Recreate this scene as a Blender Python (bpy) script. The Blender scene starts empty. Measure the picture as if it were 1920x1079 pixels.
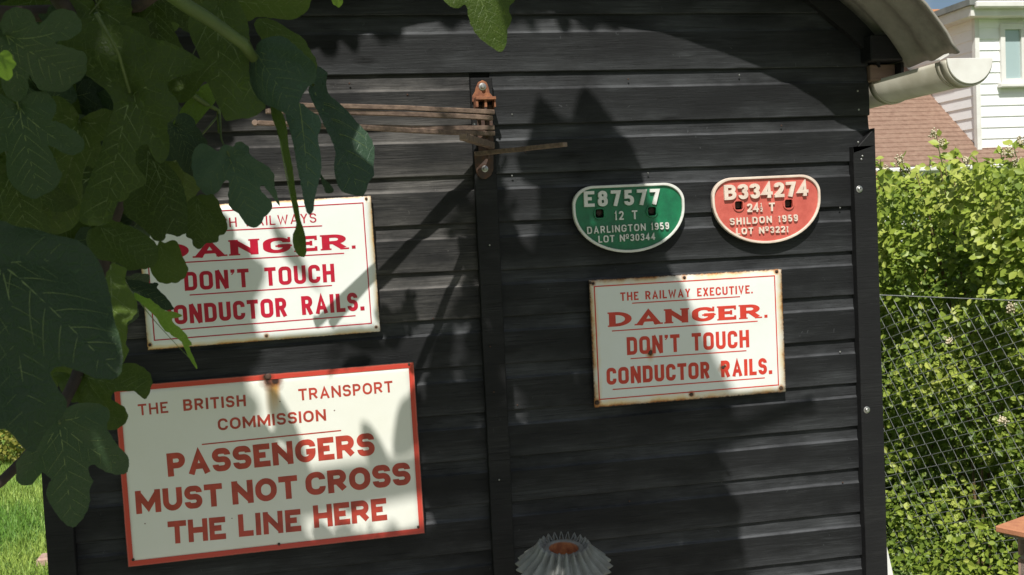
import bpy, math, random
import numpy as np
from mathutils import Vector, Matrix, Quaternion
from mathutils.geometry import delaunay_2d_cdt
from mathutils import noise as mnoise

scene = bpy.context.scene
COL = scene.collection
R = math.radians

# ------------------------------------------------------------------ camera
CAM = np.array([0.0, -2.5, 1.62])
RT = np.array([0.97905865, -0.19819477, -0.0465079])
UP = np.array([0.05539255, 0.03951897, 0.99768227])
FW = np.array([0.19589747, 0.97936565, -0.0496699])
FPX = 2000.0
cd = bpy.data.cameras.new('camera'); cam = bpy.data.objects.new('camera', cd); COL.objects.link(cam)
m = Matrix.Identity(4)
for i in range(3):
    m[i][0] = RT[i]; m[i][1] = UP[i]; m[i][2] = -FW[i]; m[i][3] = CAM[i]
cam.matrix_world = m
cd.sensor_width = 36; cd.lens = 37.5; cd.clip_start = 0.05; cd.clip_end = 800
cd.dof.use_dof = True; cd.dof.focus_distance = 2.6; cd.dof.aperture_fstop = 16
scene.camera = cam

# ------------------------------------------------------------------ light
SUN = np.array([0.32, 0.95, -1.32]); SUN /= np.linalg.norm(SUN)      # direction the light travels
el = math.asin(-SUN[2]); az = math.atan2(-SUN[0], -SUN[1])
w = bpy.data.worlds.new('World'); scene.world = w; w.use_nodes = True
nt = w.node_tree; nt.nodes.clear()
sky = nt.nodes.new('ShaderNodeTexSky'); sky.sky_type = 'NISHITA'; sky.sun_disc = False
sky.sun_elevation = el; sky.sun_rotation = az % (2 * math.pi); sky.air_density = 1.0; sky.dust_density = 1.2
tc = nt.nodes.new('ShaderNodeTexCoord'); cn = nt.nodes.new('ShaderNodeTexNoise')
cn.inputs['Scale'].default_value = 3.0; cn.inputs['Detail'].default_value = 7
cr = nt.nodes.new('ShaderNodeMapRange'); cr.inputs['From Min'].default_value = .48; cr.inputs['From Max'].default_value = .66
mx = nt.nodes.new('ShaderNodeMix'); mx.data_type = 'RGBA'; mx.inputs[7].default_value = (11, 11.2, 11.5, 1)
bg = nt.nodes.new('ShaderNodeBackground'); bg.inputs['Strength'].default_value = 0.06
wo = nt.nodes.new('ShaderNodeOutputWorld')
nt.links.new(tc.outputs['Generated'], cn.inputs['Vector']); nt.links.new(cn.outputs['Fac'], cr.inputs['Value'])
nt.links.new(cr.outputs['Result'], mx.inputs[0]); nt.links.new(sky.outputs[0], mx.inputs[6])
nt.links.new(mx.outputs[2], bg.inputs['Color']); nt.links.new(bg.outputs[0], wo.inputs['Surface'])
sl = bpy.data.lights.new('sun', 'SUN'); sl.energy = 4.9; sl.angle = R(0.53); sl.color = (1, .97, .92)
so = bpy.data.objects.new('sun', sl); COL.objects.link(so)
so.rotation_mode = 'QUATERNION'; so.rotation_quaternion = Vector(SUN).to_track_quat('-Z', 'Y')
vs = scene.view_settings; vs.view_transform = 'Standard'; vs.look = 'None'; vs.exposure = 0.22; vs.gamma = 1.0; vs.use_curve_mapping = False

# ------------------------------------------------------------------ helpers
def at(px, py, Y):
    d = FW * FPX + RT * (px - 960) - UP * (py - 539.5)
    return CAM + d * ((Y - CAM[1]) / d[1])
def atx(px, py, X):
    d = FW * FPX + RT * (px - 960) - UP * (py - 539.5)
    return CAM + d * ((X - CAM[0]) / d[0])
def pix(P):
    v = np.asarray(P) - CAM; z = v @ FW
    return 960 + FPX * (v @ RT) / z, 539.5 - FPX * (v @ UP) / z, z

class NB:
    """small node builder"""
    def __init__(s, name):
        s.m = bpy.data.materials.new(name); s.m.use_nodes = True; s.t = s.m.node_tree; s.t.nodes.clear()
        s.out = s.n('ShaderNodeOutputMaterial'); s.p = s.n('ShaderNodeBsdfPrincipled')
        s.l(s.p.outputs[0], s.out.inputs[0])
    def n(s, t, **k):
        x = s.t.nodes.new(t)
        for a, b in k.items(): setattr(x, a, b)
        return x
    def l(s, a, b): s.t.links.new(a, b)
    def put(s, v, sock):
        if isinstance(v, (int, float)): sock.default_value = v
        elif isinstance(v, (tuple, list)):
            sock.default_value = tuple(v) + ((1,) if len(v) == 3 and sock.type == 'RGBA' else ())
        else: s.l(v, sock)
    def coord(s, scale=(1, 1, 1), kind='Object', loc=(0, 0, 0)):
        tc = s.n('ShaderNodeTexCoord'); mp = s.n('ShaderNodeMapping')
        mp.inputs['Scale'].default_value = scale; mp.inputs['Location'].default_value = loc
        s.l(tc.outputs[kind], mp.inputs[0]); return mp.outputs[0]
    def world(s, scale=(1, 1, 1)):
        g = s.n('ShaderNodeNewGeometry'); mp = s.n('ShaderNodeMapping'); mp.inputs['Scale'].default_value = scale
        s.l(g.outputs['Position'], mp.inputs[0]); return mp.outputs[0]
    def noise(s, vec, scale=5, detail=4, rough=.55, dist=0.):
        x = s.n('ShaderNodeTexNoise'); s.l(vec, x.inputs['Vector'])
        x.inputs['Scale'].default_value = scale; x.inputs['Detail'].default_value = detail
        x.inputs['Roughness'].default_value = rough; x.inputs['Distortion'].default_value = dist
        return x.outputs['Fac']
    def rng(s, v, a, b, c=0., d=1.):
        x = s.n('ShaderNodeMapRange'); s.put(v, x.inputs['Value'])
        for k, q in zip(('From Min', 'From Max', 'To Min', 'To Max'), (a, b, c, d)): x.inputs[k].default_value = q
        return x.outputs[0]
    def mix(s, f, a, b):
        x = s.n('ShaderNodeMix', data_type='RGBA'); s.put(f, x.inputs[0]); s.put(a, x.inputs[6]); s.put(b, x.inputs[7]); return x.outputs[2]
    def math(s, op, a, b=0., c=0.):
        x = s.n('ShaderNodeMath', operation=op); s.put(a, x.inputs[0]); s.put(b, x.inputs[1]); s.put(c, x.inputs[2]); return x.outputs[0]
    def rand(s): return s.n('ShaderNodeObjectInfo').outputs['Random']
    def bump(s, h, dist=.002, strength=1.):
        x = s.n('ShaderNodeBump'); x.inputs['Distance'].default_value = dist; x.inputs['Strength'].default_value = strength
        s.put(h, x.inputs['Height']); s.l(x.outputs[0], s.p.inputs['Normal'])
    def set(s, **k):
        for a, b in k.items(): s.put(b, s.p.inputs[a.replace('_', ' ')])
        return s

def simple(name, c1, c2=None, scale=20, rough=.6, metallic=0., bump=0., spec=None, stretch=(1, 1, 1)):
    b = NB(name); v = b.coord(stretch); n = b.noise(v, scale, 5)
    if c2 is None: c2 = tuple(x * .7 for x in c1)
    b.set(Base_Color=b.mix(b.rng(n, .35, .65), c1, c2), Roughness=rough, Metallic=metallic)
    if spec is not None: b.p.inputs['Specular IOR Level'].default_value = spec
    if bump: b.bump(b.noise(v, scale * 2.5, 5), bump)
    return b.m

def wood_mat(name, base, worn, wear=.5, rough=.55, bump=.0012, spec=.4):
    b = NB(name)
    tc = b.n('ShaderNodeTexCoord'); oi = b.n('ShaderNodeObjectInfo')
    off = b.n('ShaderNodeVectorMath', operation='ADD')
    cmb = b.n('ShaderNodeCombineXYZ')
    b.l(b.math('MULTIPLY', oi.outputs['Random'], 37.), cmb.inputs[0]); b.l(b.math('MULTIPLY', oi.outputs['Random'], 11.), cmb.inputs[2])
    b.l(tc.outputs['Object'], off.inputs[0]); b.l(cmb.outputs[0], off.inputs[1])
    def mp(sc):
        q = b.n('ShaderNodeMapping'); q.inputs['Scale'].default_value = sc; b.l(off.outputs[0], q.inputs[0]); return q.outputs[0]
    grain = b.noise(mp((2.4, 30, 46)), 3.0, 8, .68, .9)
    fine = b.noise(mp((10, 60, 420)), 1.6, 3, .6)
    blot = b.noise(mp((1, 1, 2.2)), 5.5, 5, .6)
    # knots
    vo = b.n('ShaderNodeTexVoronoi'); vo.inputs['Scale'].default_value = 1.; b.l(mp((3.2, .1, 8.)), vo.inputs['Vector'])
    knot = b.rng(vo.outputs['Distance'], .05, .11, 1, 0)
    wearf = b.math('MULTIPLY', b.rng(grain, .44, .74), b.rng(blot, .40, .72))
    crack = b.noise(mp((3, 20, 150)), 2.2, 5, .7, .3)
    wearf = b.math('MULTIPLY', b.math('MULTIPLY', wearf, wear * 3.0), b.rng(crack, .38, .66, .12, 1.))
    wearf = b.math('ADD', wearf, b.math('MULTIPLY', b.rng(blot, .3, .8), wear * .35))
    scr = b.noise(mp((14, 14, 9)), 3.1, 2, .5, 2.5)
    scrf = b.math('MULTIPLY', b.rng(scr, .75, .765), .35)
    wat = b.n('ShaderNodeAttribute', attribute_name='wear').outputs['Fac']
    wearf = b.math('ADD', wearf, b.math('MULTIPLY', b.math('MULTIPLY', wat, b.rng(blot, .32, .62, .15, 1.)), b.rng(grain, .25, .6, .45, .95)))
    wearf = b.math('MINIMUM', b.math('ADD', wearf, scrf), 1.)
    c = b.mix(wearf, base, worn)
    c = b.mix(b.rng(crack, .36, .30, 0, .7), c, (.003, .003, .003))
    c = b.mix(b.math('MULTIPLY', knot, .85), c, tuple(x * .5 for x in base))
    b.set(Base_Color=c, Roughness=b.rng(blot, .2, .8, rough + .12, rough - .1)); b.p.inputs['Specular IOR Level'].default_value = spec
    h = b.math('ADD', b.math('MULTIPLY', grain, .7), b.math('MULTIPLY', fine, .3))
    h = b.math('ADD', h, b.math('MULTIPLY', knot, .25)); h = b.math('ADD', h, b.math('MULTIPLY', b.rng(crack, .28, .42), .5))
    b.bump(h, bump)
    return b.m

M = {}
M['board_worn'] = wood_mat('black board worn', (.0062, .0063, .0066), (.15, .14, .128), .36, .6, .0016, .3)
M['board'] = wood_mat('black board', (.0050, .0053, .0058), (.082, .086, .09), .22, .58, .0013, .28)
M['trim'] = wood_mat('black trim', (.008, .008, .0085), (.035, .035, .035), .38, .6, .0012, .25)
M['brownwood'] = wood_mat('brown wood', (.16, .10, .075), (.24, .17, .13), .7, .7)
M['armwood'] = simple('weathered airer wood', (.24, .165, .12), (.12, .08, .06), 30, .65, bump=.0008, stretch=(.4, 3, 3))
M['rust'] = simple('orange rust', (.33, .13, .055), (.14, .05, .028), 60, .8, bump=.0012)
M['darkrust'] = simple('dark rusty iron', (.045, .028, .022), (.09, .04, .022), 60, .7, bump=.001)
M['steel'] = simple('zinc bolt', (.5, .5, .49), (.33, .32, .3), 90, .38, .9)
M['screwhole'] = simple('dark screw', (.025, .017, .013), (.07, .03, .015), 200, .7)
M['dark'] = simple('dark cavity', (.006, .006, .006), None, 20, .9)

def tag(o, label=None, cat=None, group=None, kind=None):
    if label: o['label'] = label
    if cat: o['category'] = cat
    if group: o['group'] = group
    if kind: o['kind'] = kind
    return o
def thing(name, loc, label, cat, group=None, rot=(0, 0, 0)):
    o = bpy.data.objects.new(name, None); COL.objects.link(o); o.location = loc; o.rotation_euler = rot
    o.empty_display_size = .05
    return tag(o, label, cat, group)
def link(name, me, parent=None, mat=None):
    if mat is not None:
        for q in (mat if isinstance(mat, (list, tuple)) else [mat]): me.materials.append(M[q] if isinstance(q, str) else q)
    o = bpy.data.objects.new(name, me); COL.objects.link(o)
    if parent: o.parent = parent
    return o
def wmat(o):
    m = o.matrix_basis.copy()
    while o.parent: o = o.parent; m = o.matrix_basis @ m
    return m

class MB:
    def __init__(s): s.v = []; s.f = []; s.mi = []
    def add(s, vs, fs, mi=0):
        k = len(s.v); s.v += [tuple(map(float, p)) for p in vs]; s.f += [tuple(i + k for i in f) for f in fs]; s.mi += [mi] * len(fs); return s
    def box(s, a, b, mi=0):
        x0, y0, z0 = a; x1, y1, z1 = b
        return s.add([(x0, y0, z0), (x1, y0, z0), (x1, y1, z0), (x0, y1, z0), (x0, y0, z1), (x1, y0, z1), (x1, y1, z1), (x0, y1, z1)],
              [(0, 3, 2, 1), (4, 5, 6, 7), (0, 1, 5, 4), (1, 2, 6, 5), (2, 3, 7, 6), (3, 0, 4, 7)], mi)
    def prism(s, poly, ax, a, b, mi=0):
        """poly of 2D points extruded along axis ax ('x','y','z') from a to b"""
        n = len(poly)
        def P(p, t): return {'x': (t, p[0], p[1]), 'y': (p[0], t, p[1]), 'z': (p[0], p[1], t)}[ax]
        vs = [P(p, a) for p in poly] + [P(p, b) for p in poly]
        fs = [tuple(range(n))[::-1], tuple(range(n, 2 * n))] + [(i, (i + 1) % n, n + (i + 1) % n, n + i) for i in range(n)]
        return s.add(vs, fs, mi)
    def tube(s, pts, r, n=8, mi=0, cap=True):
        pts = [np.array(p, float) for p in pts]; k = len(pts)
        rs = r if isinstance(r, (list, tuple)) else [r] * k
        vs = []; ref = None
        for i, p in enumerate(pts):
            t = pts[min(i + 1, k - 1)] - pts[max(i - 1, 0)]; t = t / (np.linalg.norm(t) + 1e-12)
            if ref is None: ref = np.cross(t, (0, 0, 1) if abs(t[2]) < .9 else (1, 0, 0))
            ref = ref - t * (ref @ t); ref /= np.linalg.norm(ref) + 1e-12; bb = np.cross(t, ref)
            for j in range(n):
                a = 2 * math.pi * j / n; vs.append(p + (ref * math.cos(a) + bb * math.sin(a)) * rs[i])
        fs = [(i * n + j, i * n + (j + 1) % n, (i + 1) * n + (j + 1) % n, (i + 1) * n + j) for i in range(k - 1) for j in range(n)]
        if cap: fs += [tuple(range(n))[::-1], tuple((k - 1) * n + j for j in range(n))]
        return s.add(vs, fs, mi)
    def bar(s, a, b, w, h, up=(0, 0, 1), mi=0):
        a = np.array(a, float); b = np.array(b, float); t = b - a; t /= np.linalg.norm(t)
        u = np.array(up, float); u -= t * (u @ t); u /= np.linalg.norm(u); q = np.cross(t, u)
        vs = [p + q * sx * w / 2 + u * sz * h / 2 for p in (a, b) for sx, sz in ((-1, -1), (1, -1), (1, 1), (-1, 1))]
        return s.add(vs, [(0, 1, 2, 3), (7, 6, 5, 4), (0, 4, 5, 1), (1, 5, 6, 2), (2, 6, 7, 3), (3, 7, 4, 0)], mi)
    def lathe(s, prof, c, ax='y', n=20, mi=0):
        vs = []; k = len(prof)
        for r, h in prof:
            for j in range(n):
                a = 2 * math.pi * j / n; x, y = r * math.cos(a), r * math.sin(a)
                vs.append({'y': (c[0] + x, c[1] + h, c[2] + y), 'z': (c[0] + x, c[1] + y, c[2] + h), 'x': (c[0] + h, c[1] + x, c[2] + y)}[ax])
        fs = [(i * n + j, i * n + (j + 1) % n, (i + 1) * n + (j + 1) % n, (i + 1) * n + j) for i in range(k - 1) for j in range(n)]
        fs += [tuple(range(n))[::-1], tuple((k - 1) * n + j for j in range(n))]
        return s.add(vs, fs, mi)
    def mesh(s, name, smooth=False):
        me = bpy.data.meshes.new(name); me.from_pydata(s.v, [], s.f); me.polygons.foreach_set('material_index', s.mi)
        if smooth: me.polygons.foreach_set('use_smooth', [True] * len(s.f))
        me.update(); return me
    def build(s, name, mat, parent=None, smooth=False, bevel=0., world=True, seg=1):
        if parent is not None and world:
            inv = wmat(parent).inverted(); s.v = [tuple(inv @ Vector(p)) for p in s.v]
        me = s.mesh(name, smooth); o = link(name, me, parent, mat)
        import bmesh
        bm = bmesh.new(); bm.from_mesh(me); bmesh.ops.recalc_face_normals(bm, faces=bm.faces)
        if bevel:
            es = [e for e in bm.edges if len(e.link_faces) == 2 and e.calc_face_angle(0) > .5]
            bmesh.ops.bevel(bm, geom=es, offset=bevel, segments=seg, affect='EDGES', clamp_overlap=True)
        bm.to_mesh(me); bm.free()
        return o

# ------------------------------------------------------------------ stroke lettering
GL = {
 'A': (.84, [([(0, 0), (.5, 1), (1, 0)], 0), ([(.2, .27), (.8, .27)], 0)]),
 'B': (.74, [([(0, 0), (0, 1), (.93, 1, 1), (.93, .53, 1), (0, .53)], 0), ([(0, .53), (1, .53, 1), (1, 0, 1), (0, 0), (0, .1)], 0)]),
 'C': (.76, [([(1, .70), (1, 1, 1), (0, 1, 1), (0, 0, 1), (1, 0, 1), (1, .30)], 0)]),
 'D': (.78, [([(0, 0), (0, 1), (1, 1, 1), (1, 0, 1)], 1)]),
 'E': (.64, [([(1, 0), (0, 0), (0, 1), (1, 1)], 0), ([(0, .52), (.86, .52)], 0)]),
 'G': (.80, [([(1, .72), (1, 1, 1), (0, 1, 1), (0, 0, 1), (1, 0, 1), (1, .44), (.55, .44)], 0)]),
 'H': (.76, [([(0, 0), (0, 1)], 0), ([(1, 0), (1, 1)], 0), ([(0, .52), (1, .52)], 0)]),
 'I': (0, [([(.5, 0), (.5, 1)], 0)]),
 'L': (.60, [([(0, 1), (0, 0), (1, 0)], 0)]),
 'M': (.98, [([(0, 0), (.0, 1)], 0), ([(1, 0), (1, 1)], 0), ([(0, 1), (.5, .18), (1, 1)], 0)]),
 'N': (.80, [([(0, 0), (0, 1)], 0), ([(1, 0), (1, 1)], 0), ([(0, 1), (1, 0)], 0)]),
 'O': (.82, [([(0, 0, 1), (0, 1, 1), (1, 1, 1), (1, 0, 1)], 1)]),
 'P': (.68, [([(0, 0), (0, 1), (1, 1, 1), (1, .44, 1), (0, .44)], 0)]),
 'R': (.74, [([(0, 0), (0, 1), (.95, 1, 1), (.95, .47, 1), (0, .47)], 0), ([(.5, .47), (1, 0)], 0)]),
 'S': (.70, [([(1, .76), (1, 1, 1), (0, 1, 1), (0, .52, 1), (1, .52, 1), (1, 0, 1), (0, 0, 1), (0, .24)], 0)]),
 'T': (.72, [([(0, 1), (1, 1)], 0), ([(.5, 0), (.5, 1)], 0)]),
 'U': (.76, [([(0, 1), (0, 0, 1), (1, 0, 1), (1, 1)], 0)]),
 'V': (.80, [([(0, 1), (.5, 0), (1, 1)], 0)]),
 'W': (1.12, [([(0, 1), (.25, 0), (.5, .85), (.75, 0), (1, 1)], 0)]),
 'X': (.76, [([(0, 0), (1, 1)], 0), ([(0, 1), (1, 0)], 0)]),
 'Y': (.76, [([(0, 1), (.5, .45), (1, 1)], 0), ([(.5, .45), (.5, 0)], 0)]),
 '0': (.62, [([(0, 0, 1), (0, 1, 1), (1, 1, 1), (1, 0, 1)], 1)]),
 '1': (.30, [([(0, .78), (.6, 1), (.6, 0)], 0)]),
 '2': (.60, [([(0, .74), (0, 1, 1), (1, 1, 1), (1, .55, 1), (0, .05), (0, 0), (1, 0)], 0)]),
 '3': (.60, [([(0, .78), (0, 1, 1), (1, 1, 1), (1, .54, 1), (.35, .54)], 0), ([(.35, .54), (1, .54, 1), (1, 0, 1), (0, 0, 1), (0, .22)], 0)]),
 '4': (.66, [([(.76, 0), (.76, 1), (0, .26), (1, .26)], 0)]),
 '5': (.60, [([(.95, 1), (.08, 1), (.05, .56), (1, .62, 1), (1, 0, 1), (0, 0, 1), (0, .22)], 0)]),
 '7': (.60, [([(0, 1), (1, 1), (.35, 0)], 0)]),
 '8': (.60, [([(.06, .53, 1), (.06, 1, 1), (.94, 1, 1), (.94, .53, 1)], 1), ([(0, 0, 1), (0, .53, 1), (1, .53, 1), (1, 0, 1)], 1)]),
 '9': (.60, [([(0, .42, 1), (0, 1, 1), (1, 1, 1), (1, .42, 1)], 1), ([(1, .72), (1, 0, 1), (0, 0, 1), (0, .2)], 0)]),
}
def fillet(pts, closed, r):
    P = [np.array(p[:2], float) for p in pts]; fl = [len(p) > 2 for p in pts]; n = len(P); out = []
    for i in range(n):
        if not fl[i] or (not closed and i in (0, n - 1)): out.append(P[i]); continue
        a, b, c = P[i - 1], P[i], P[(i + 1) % n]
        da, dc = np.linalg.norm(a - b), np.linalg.norm(c - b)
        la = da * (.5 if fl[i - 1] else .96); lc = dc * (.5 if fl[(i + 1) % n] else .96)
        q = min(r, la, lc); s = b + (a - b) / da * q; e = b + (c - b) / dc * q
        for k in range(8):
            t = k / 7.; cc = .55
            p1 = s + (b - s) * cc; p2 = e + (b - e) * cc
            out.append((1 - t) ** 3 * s + 3 * (1 - t) ** 2 * t * p1 + 3 * (1 - t) * t * t * p2 + t ** 3 * e)
    res = [out[0]]
    for p in out[1:]:
        if np.linalg.norm(p - res[-1]) > 1e-5: res.append(p)
    if closed and np.linalg.norm(res[0] - res[-1]) < 1e-5: res.pop()
    return res
def stroke_quads(P, closed, t):
    n = len(P); L = []; Rr = []
    for i in range(n):
        d1 = P[i] - P[i - 1] if (closed or i > 0) else P[1] - P[0]
        d2 = P[(i + 1) % n] - P[i] if (closed or i < n - 1) else P[-1] - P[-2]
        d1 = d1 / np.linalg.norm(d1); d2 = d2 / np.linalg.norm(d2)
        n1 = np.array((-d1[1], d1[0])); n2 = np.array((-d2[1], d2[0])); mm = n1 + n2; l = np.linalg.norm(mm)
        if l < .3: mm = n1; k = 1.
        else: mm /= l; k = min(1 / max(mm @ n1, .3), 2.2)
        L.append(P[i] + mm * t / 2 * k); Rr.append(P[i] - mm * t / 2 * k)
    rg = range(n if closed else n - 1)
    return [[L[i], L[(i + 1) % n], Rr[(i + 1) % n], Rr[i]] for i in rg]
def ring_boxes(boxes): return [[np.array(q) for q in ((a, b), (c, b), (c, d), (a, d))] for a, b, c, d in boxes]
def glyph(ch, t, r, xs=1., wf=1.):
    """polygons of a capital of height 1 and its advance width"""
    if ch == '.': return ring_boxes([(0, 0, t * 1.05 * xs ** .5, t * 1.05)]), t * 1.05 * xs ** .5
    if ch == "'": return [[np.array(q) for q in ((0, 1.0), (t, 1.0), (t, .86), (t * .35, .70), (t * .1, .74), (t * .5, .82), (0, .82))]], t
    if ch == 'º':
        q = stroke_quads(fillet([(0, .55, 1), (0, 1, 1), (.34, 1, 1), (.34, .55, 1)], True, .2), True, t * .75)
        return q + ring_boxes([(-.04, .36, .38, .36 + t * .6)]), .42
    if ch == '½':
        out = []
        for c2, oy in (('1', .56), ('2', 0)):
            g, wd = glyph(c2, .2, .2)
            out += [[p * .42 + np.array((.03 if c2 == '2' else .08, oy)) for p in q] for q in g]
        return out + ring_boxes([(0, .475, .3, .52)]), .32
    W0, strokes = GL[ch]; W = W0 * wf; W = max(W, t); out = []
    for pts, closed in strokes:
        q = [tuple([t / 2 + p[0] * (W - t), t / 2 + p[1] * (1 - t)]) + tuple(p[2:]) for p in pts]
        if W0 == 0: q = [(t / 2, 0), (t / 2, 1)]
        else:
            # free ends of vertical strokes reach the full cap height
            q = [(x, (0 if abs(y - t / 2) < 1e-6 else 1 if abs(y - 1 + t / 2) < 1e-6 else y)) + tuple(z) if (not closed and i in (0, len(q) - 1) and abs(q[1 if i == 0 else -2][0] - x) < .6 * abs(q[1 if i == 0 else -2][1] - y)) else (x, y) + tuple(z)
                 for i, (x, y, *z) in enumerate(q)]
        if not closed and W0 > 0:
            for i, nb in ((0, 1), (-1, -2)):
                if abs(q[i][1] - q[nb][1]) < .05 * abs(q[i][0] - q[nb][0]):
                    if abs(q[i][0] - t / 2) < 1e-6: q[i] = (0,) + q[i][1:]
                    elif abs(q[i][0] - W + t / 2) < 1e-6: q[i] = (W,) + q[i][1:]
        out += stroke_quads(fillet(q, closed, r), closed, t)
    return [[p * np.array((xs, 1)) for p in q] for q in out], W * xs
def slab_glyph(ch, t=.21, xs=2.05):
    g, W = glyph(ch, t, .42, xs, .92 if ch != 'A' else .98)
    s = .10; sx = t * xs; e = .085
    B = []
    if ch in 'DERN': B += [(-e, 0, sx + e, s), (-e, 1 - s, sx, 1)]
    if ch == 'R': B += [(W - sx * .9, 0, W + e * 1.2, s)]
    if ch == 'N': B += [(W - sx - e, 1 - s, W + e, 1), (0, 0, sx + e, s)]
    if ch == 'A': B += [(-e, 0, sx + e * .6, s), (W - sx - e * .9, 0, W + e, s)]
    if ch == 'E': B += [(W - .07 * xs, 0, W, .30), (W - .07 * xs, .70, W, 1), (W * .66, .36, W * .66 + .07 * xs, .68)]
    if ch == 'G': B += [(W - .07 * xs, .66, W, 1.), (W - .45 * xs * .9, .40, W + e, .40 + s)]
    return g + ring_boxes(B), W
def text_polys(text, t, r, gap, space, wf=1., slab=False):
    x = 0.; res = []
    for ch in text:
        if ch == ' ': x += space; continue
        if slab and ch != '.': g, W = slab_glyph(ch)
        else: g, W = glyph(ch, t, r, 1., wf)
        res.append([[p + np.array((x, 0)) for p in q] for q in g]); x += W + gap
    return res, x - gap
def union_tris(polys):
    vs = []; fs = []
    tris = [t for q in polys for t in ([q] if len(q) != 4 else [[q[0], q[1], q[2]], [q[0], q[2], q[3]]])]
    for q in tris:
        a = sum(q[i][0] * q[(i + 1) % len(q)][1] - q[(i + 1) % len(q)][0] * q[i][1] for i in range(len(q)))
        if abs(a) < 1e-9: continue
        k = len(vs); vs += [Vector((float(p[0]), float(p[1]))) for p in (q if a > 0 else q[::-1])]; fs.append(list(range(k, k + len(q))))
    ov, oe, of, _, _, ff = delaunay_2d_cdt(vs, [], fs, 0, 1e-5)
    return [(v.x, v.y) for v in ov], [f for f, s in zip(of, ff) if len(s)]
def lettering(text, parent, p0, p1, ph, mat, front, depth=.0004, t=.2, r=.3, gap=.16, space=.45, wf=1., slab=False, name='lettering'):
    """text on the wall-parallel plane of `parent` whose local frame is x right, z up, -y out; p0/p1 base line ends and cap height are photo pixels"""
    inv = wmat(parent).inverted()
    a = inv @ Vector(at(p0[0], p0[1], parent.location.y)); b = inv @ Vector(at(p1[0], p1[1], parent.location.y))
    c = inv @ Vector(at(p0[0], p0[1] - ph, parent.location.y)); h = (c - a).length
    glyphs, W = text_polys(text, t, r, gap, space, wf, slab)
    words = []; gi = 0
    for wd_s in text.split():
        words.append(glyphs[gi:gi + len(wd_s)]); gi += len(wd_s)
    L = (b - a).length; ux = (b - a) / L; uz = Vector((-ux.z, 0, ux.x)); k = L / W
    for polys, mb in [(g_, m_) for w_ in words for m_ in [MB()] for g_ in w_ + [None]]:
        if polys is None: mb.build(name, mat, parent, world=False); continue
        vs, fs = union_tris(polys)
        P = [a + ux * (x * k) + uz * (y * h) for x, y in vs]; n = len(P)
        f3 = [(p.x, front - depth, p.z) for p in P]; b3 = [(p.x, front + .0008, p.z) for p in P]
        cnt = {}
        for f in fs:
            for i in range(len(f)):
                e = (f[i], f[(i + 1) % len(f)]); cnt[e] = 1
        side = [(e[0], e[1], e[1] + n, e[0] + n) for e in cnt if (e[1], e[0]) not in cnt]
        mb.add(f3 + b3, [tuple(f) for f in fs] + side)
def rule(parent, p0, p1, th, mat, front, name='printed_rule', depth=.0004):
    inv = wmat(parent).inverted(); a = inv @ Vector(at(p0[0], p0[1], parent.location.y)); b = inv @ Vector(at(p1[0], p1[1], parent.location.y))
    mb = MB(); mb.bar((a.x, front - depth / 2, a.z), (b.x, front - depth / 2, b.z), depth, th); return mb.build(name, mat, parent, world=False)
def frame_ring(outer, inner, y0, y1):
    n = len(outer); mb = MB()
    vs = [(x, y0, z) for x, z in outer] + [(x, y0, z) for x, z in inner] + [(x, y1, z) for x, z in outer] + [(x, y1, z) for x, z in inner]
    fs = []
    for i in range(n):
        j = (i + 1) % n
        fs += [(i, j, n + j, n + i), (2 * n + i, 3 * n + i, 3 * n + j, 2 * n + j), (i, 2 * n + i, 2 * n + j, j), (n + i, n + j, 3 * n + j, 3 * n + i)]
    return mb.add(vs, fs)

# ------------------------------------------------------------------ ground
gb = NB('ground grass'); gv = gb.world(); gn = gb.noise(gv, 2.2, 6); gn2 = gb.noise(gv, 40, 3)
gb.set(Base_Color=gb.mix(gb.rng(gn, .35, .7), (.075, .14, .024), gb.mix(gn2, (.10, .17, .03), (.16, .20, .05))), Roughness=.9); gb.bump(gn2, .02)
mb = MB(); N = 24
gx = [-400, -120, -40, -14, -8, -5, -3, -1, 1, 3, 5, 8, 14, 40, 120, 400]
vsl = [(x, y, 0) for y in gx for x in gx]; k = len(gx)
mb.add(vsl, [(j * k + i, j * k + i + 1, (j + 1) * k + i + 1, (j + 1) * k + i) for j in range(k - 1) for i in range(k - 1)])
tag(mb.build('ground', gb.m), 'bright green lawn running past the left side of the black shed', kind='structure')
pg_ = NB('patio concrete'); pv_ = pg_.world(); pn1 = pg_.noise(pv_, 3, 6); pn2 = pg_.noise(pv_, 60, 4)
pg_.set(Base_Color=pg_.mix(pn1, (.36, .33, .29), (.27, .25, .22)), Roughness=.9); pg_.bump(pn2, .003)
mb = MB(); mb.box((-.75, -4.5, -.05), (2.35, .0, .012)); tag(mb.build('bounce_paving', pg_.m), 'plain grey paving added out of view before the black shed for neutral bounce light', kind='structure')  # unseen grey paving, added to keep light bounced off the ground from turning green
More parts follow.
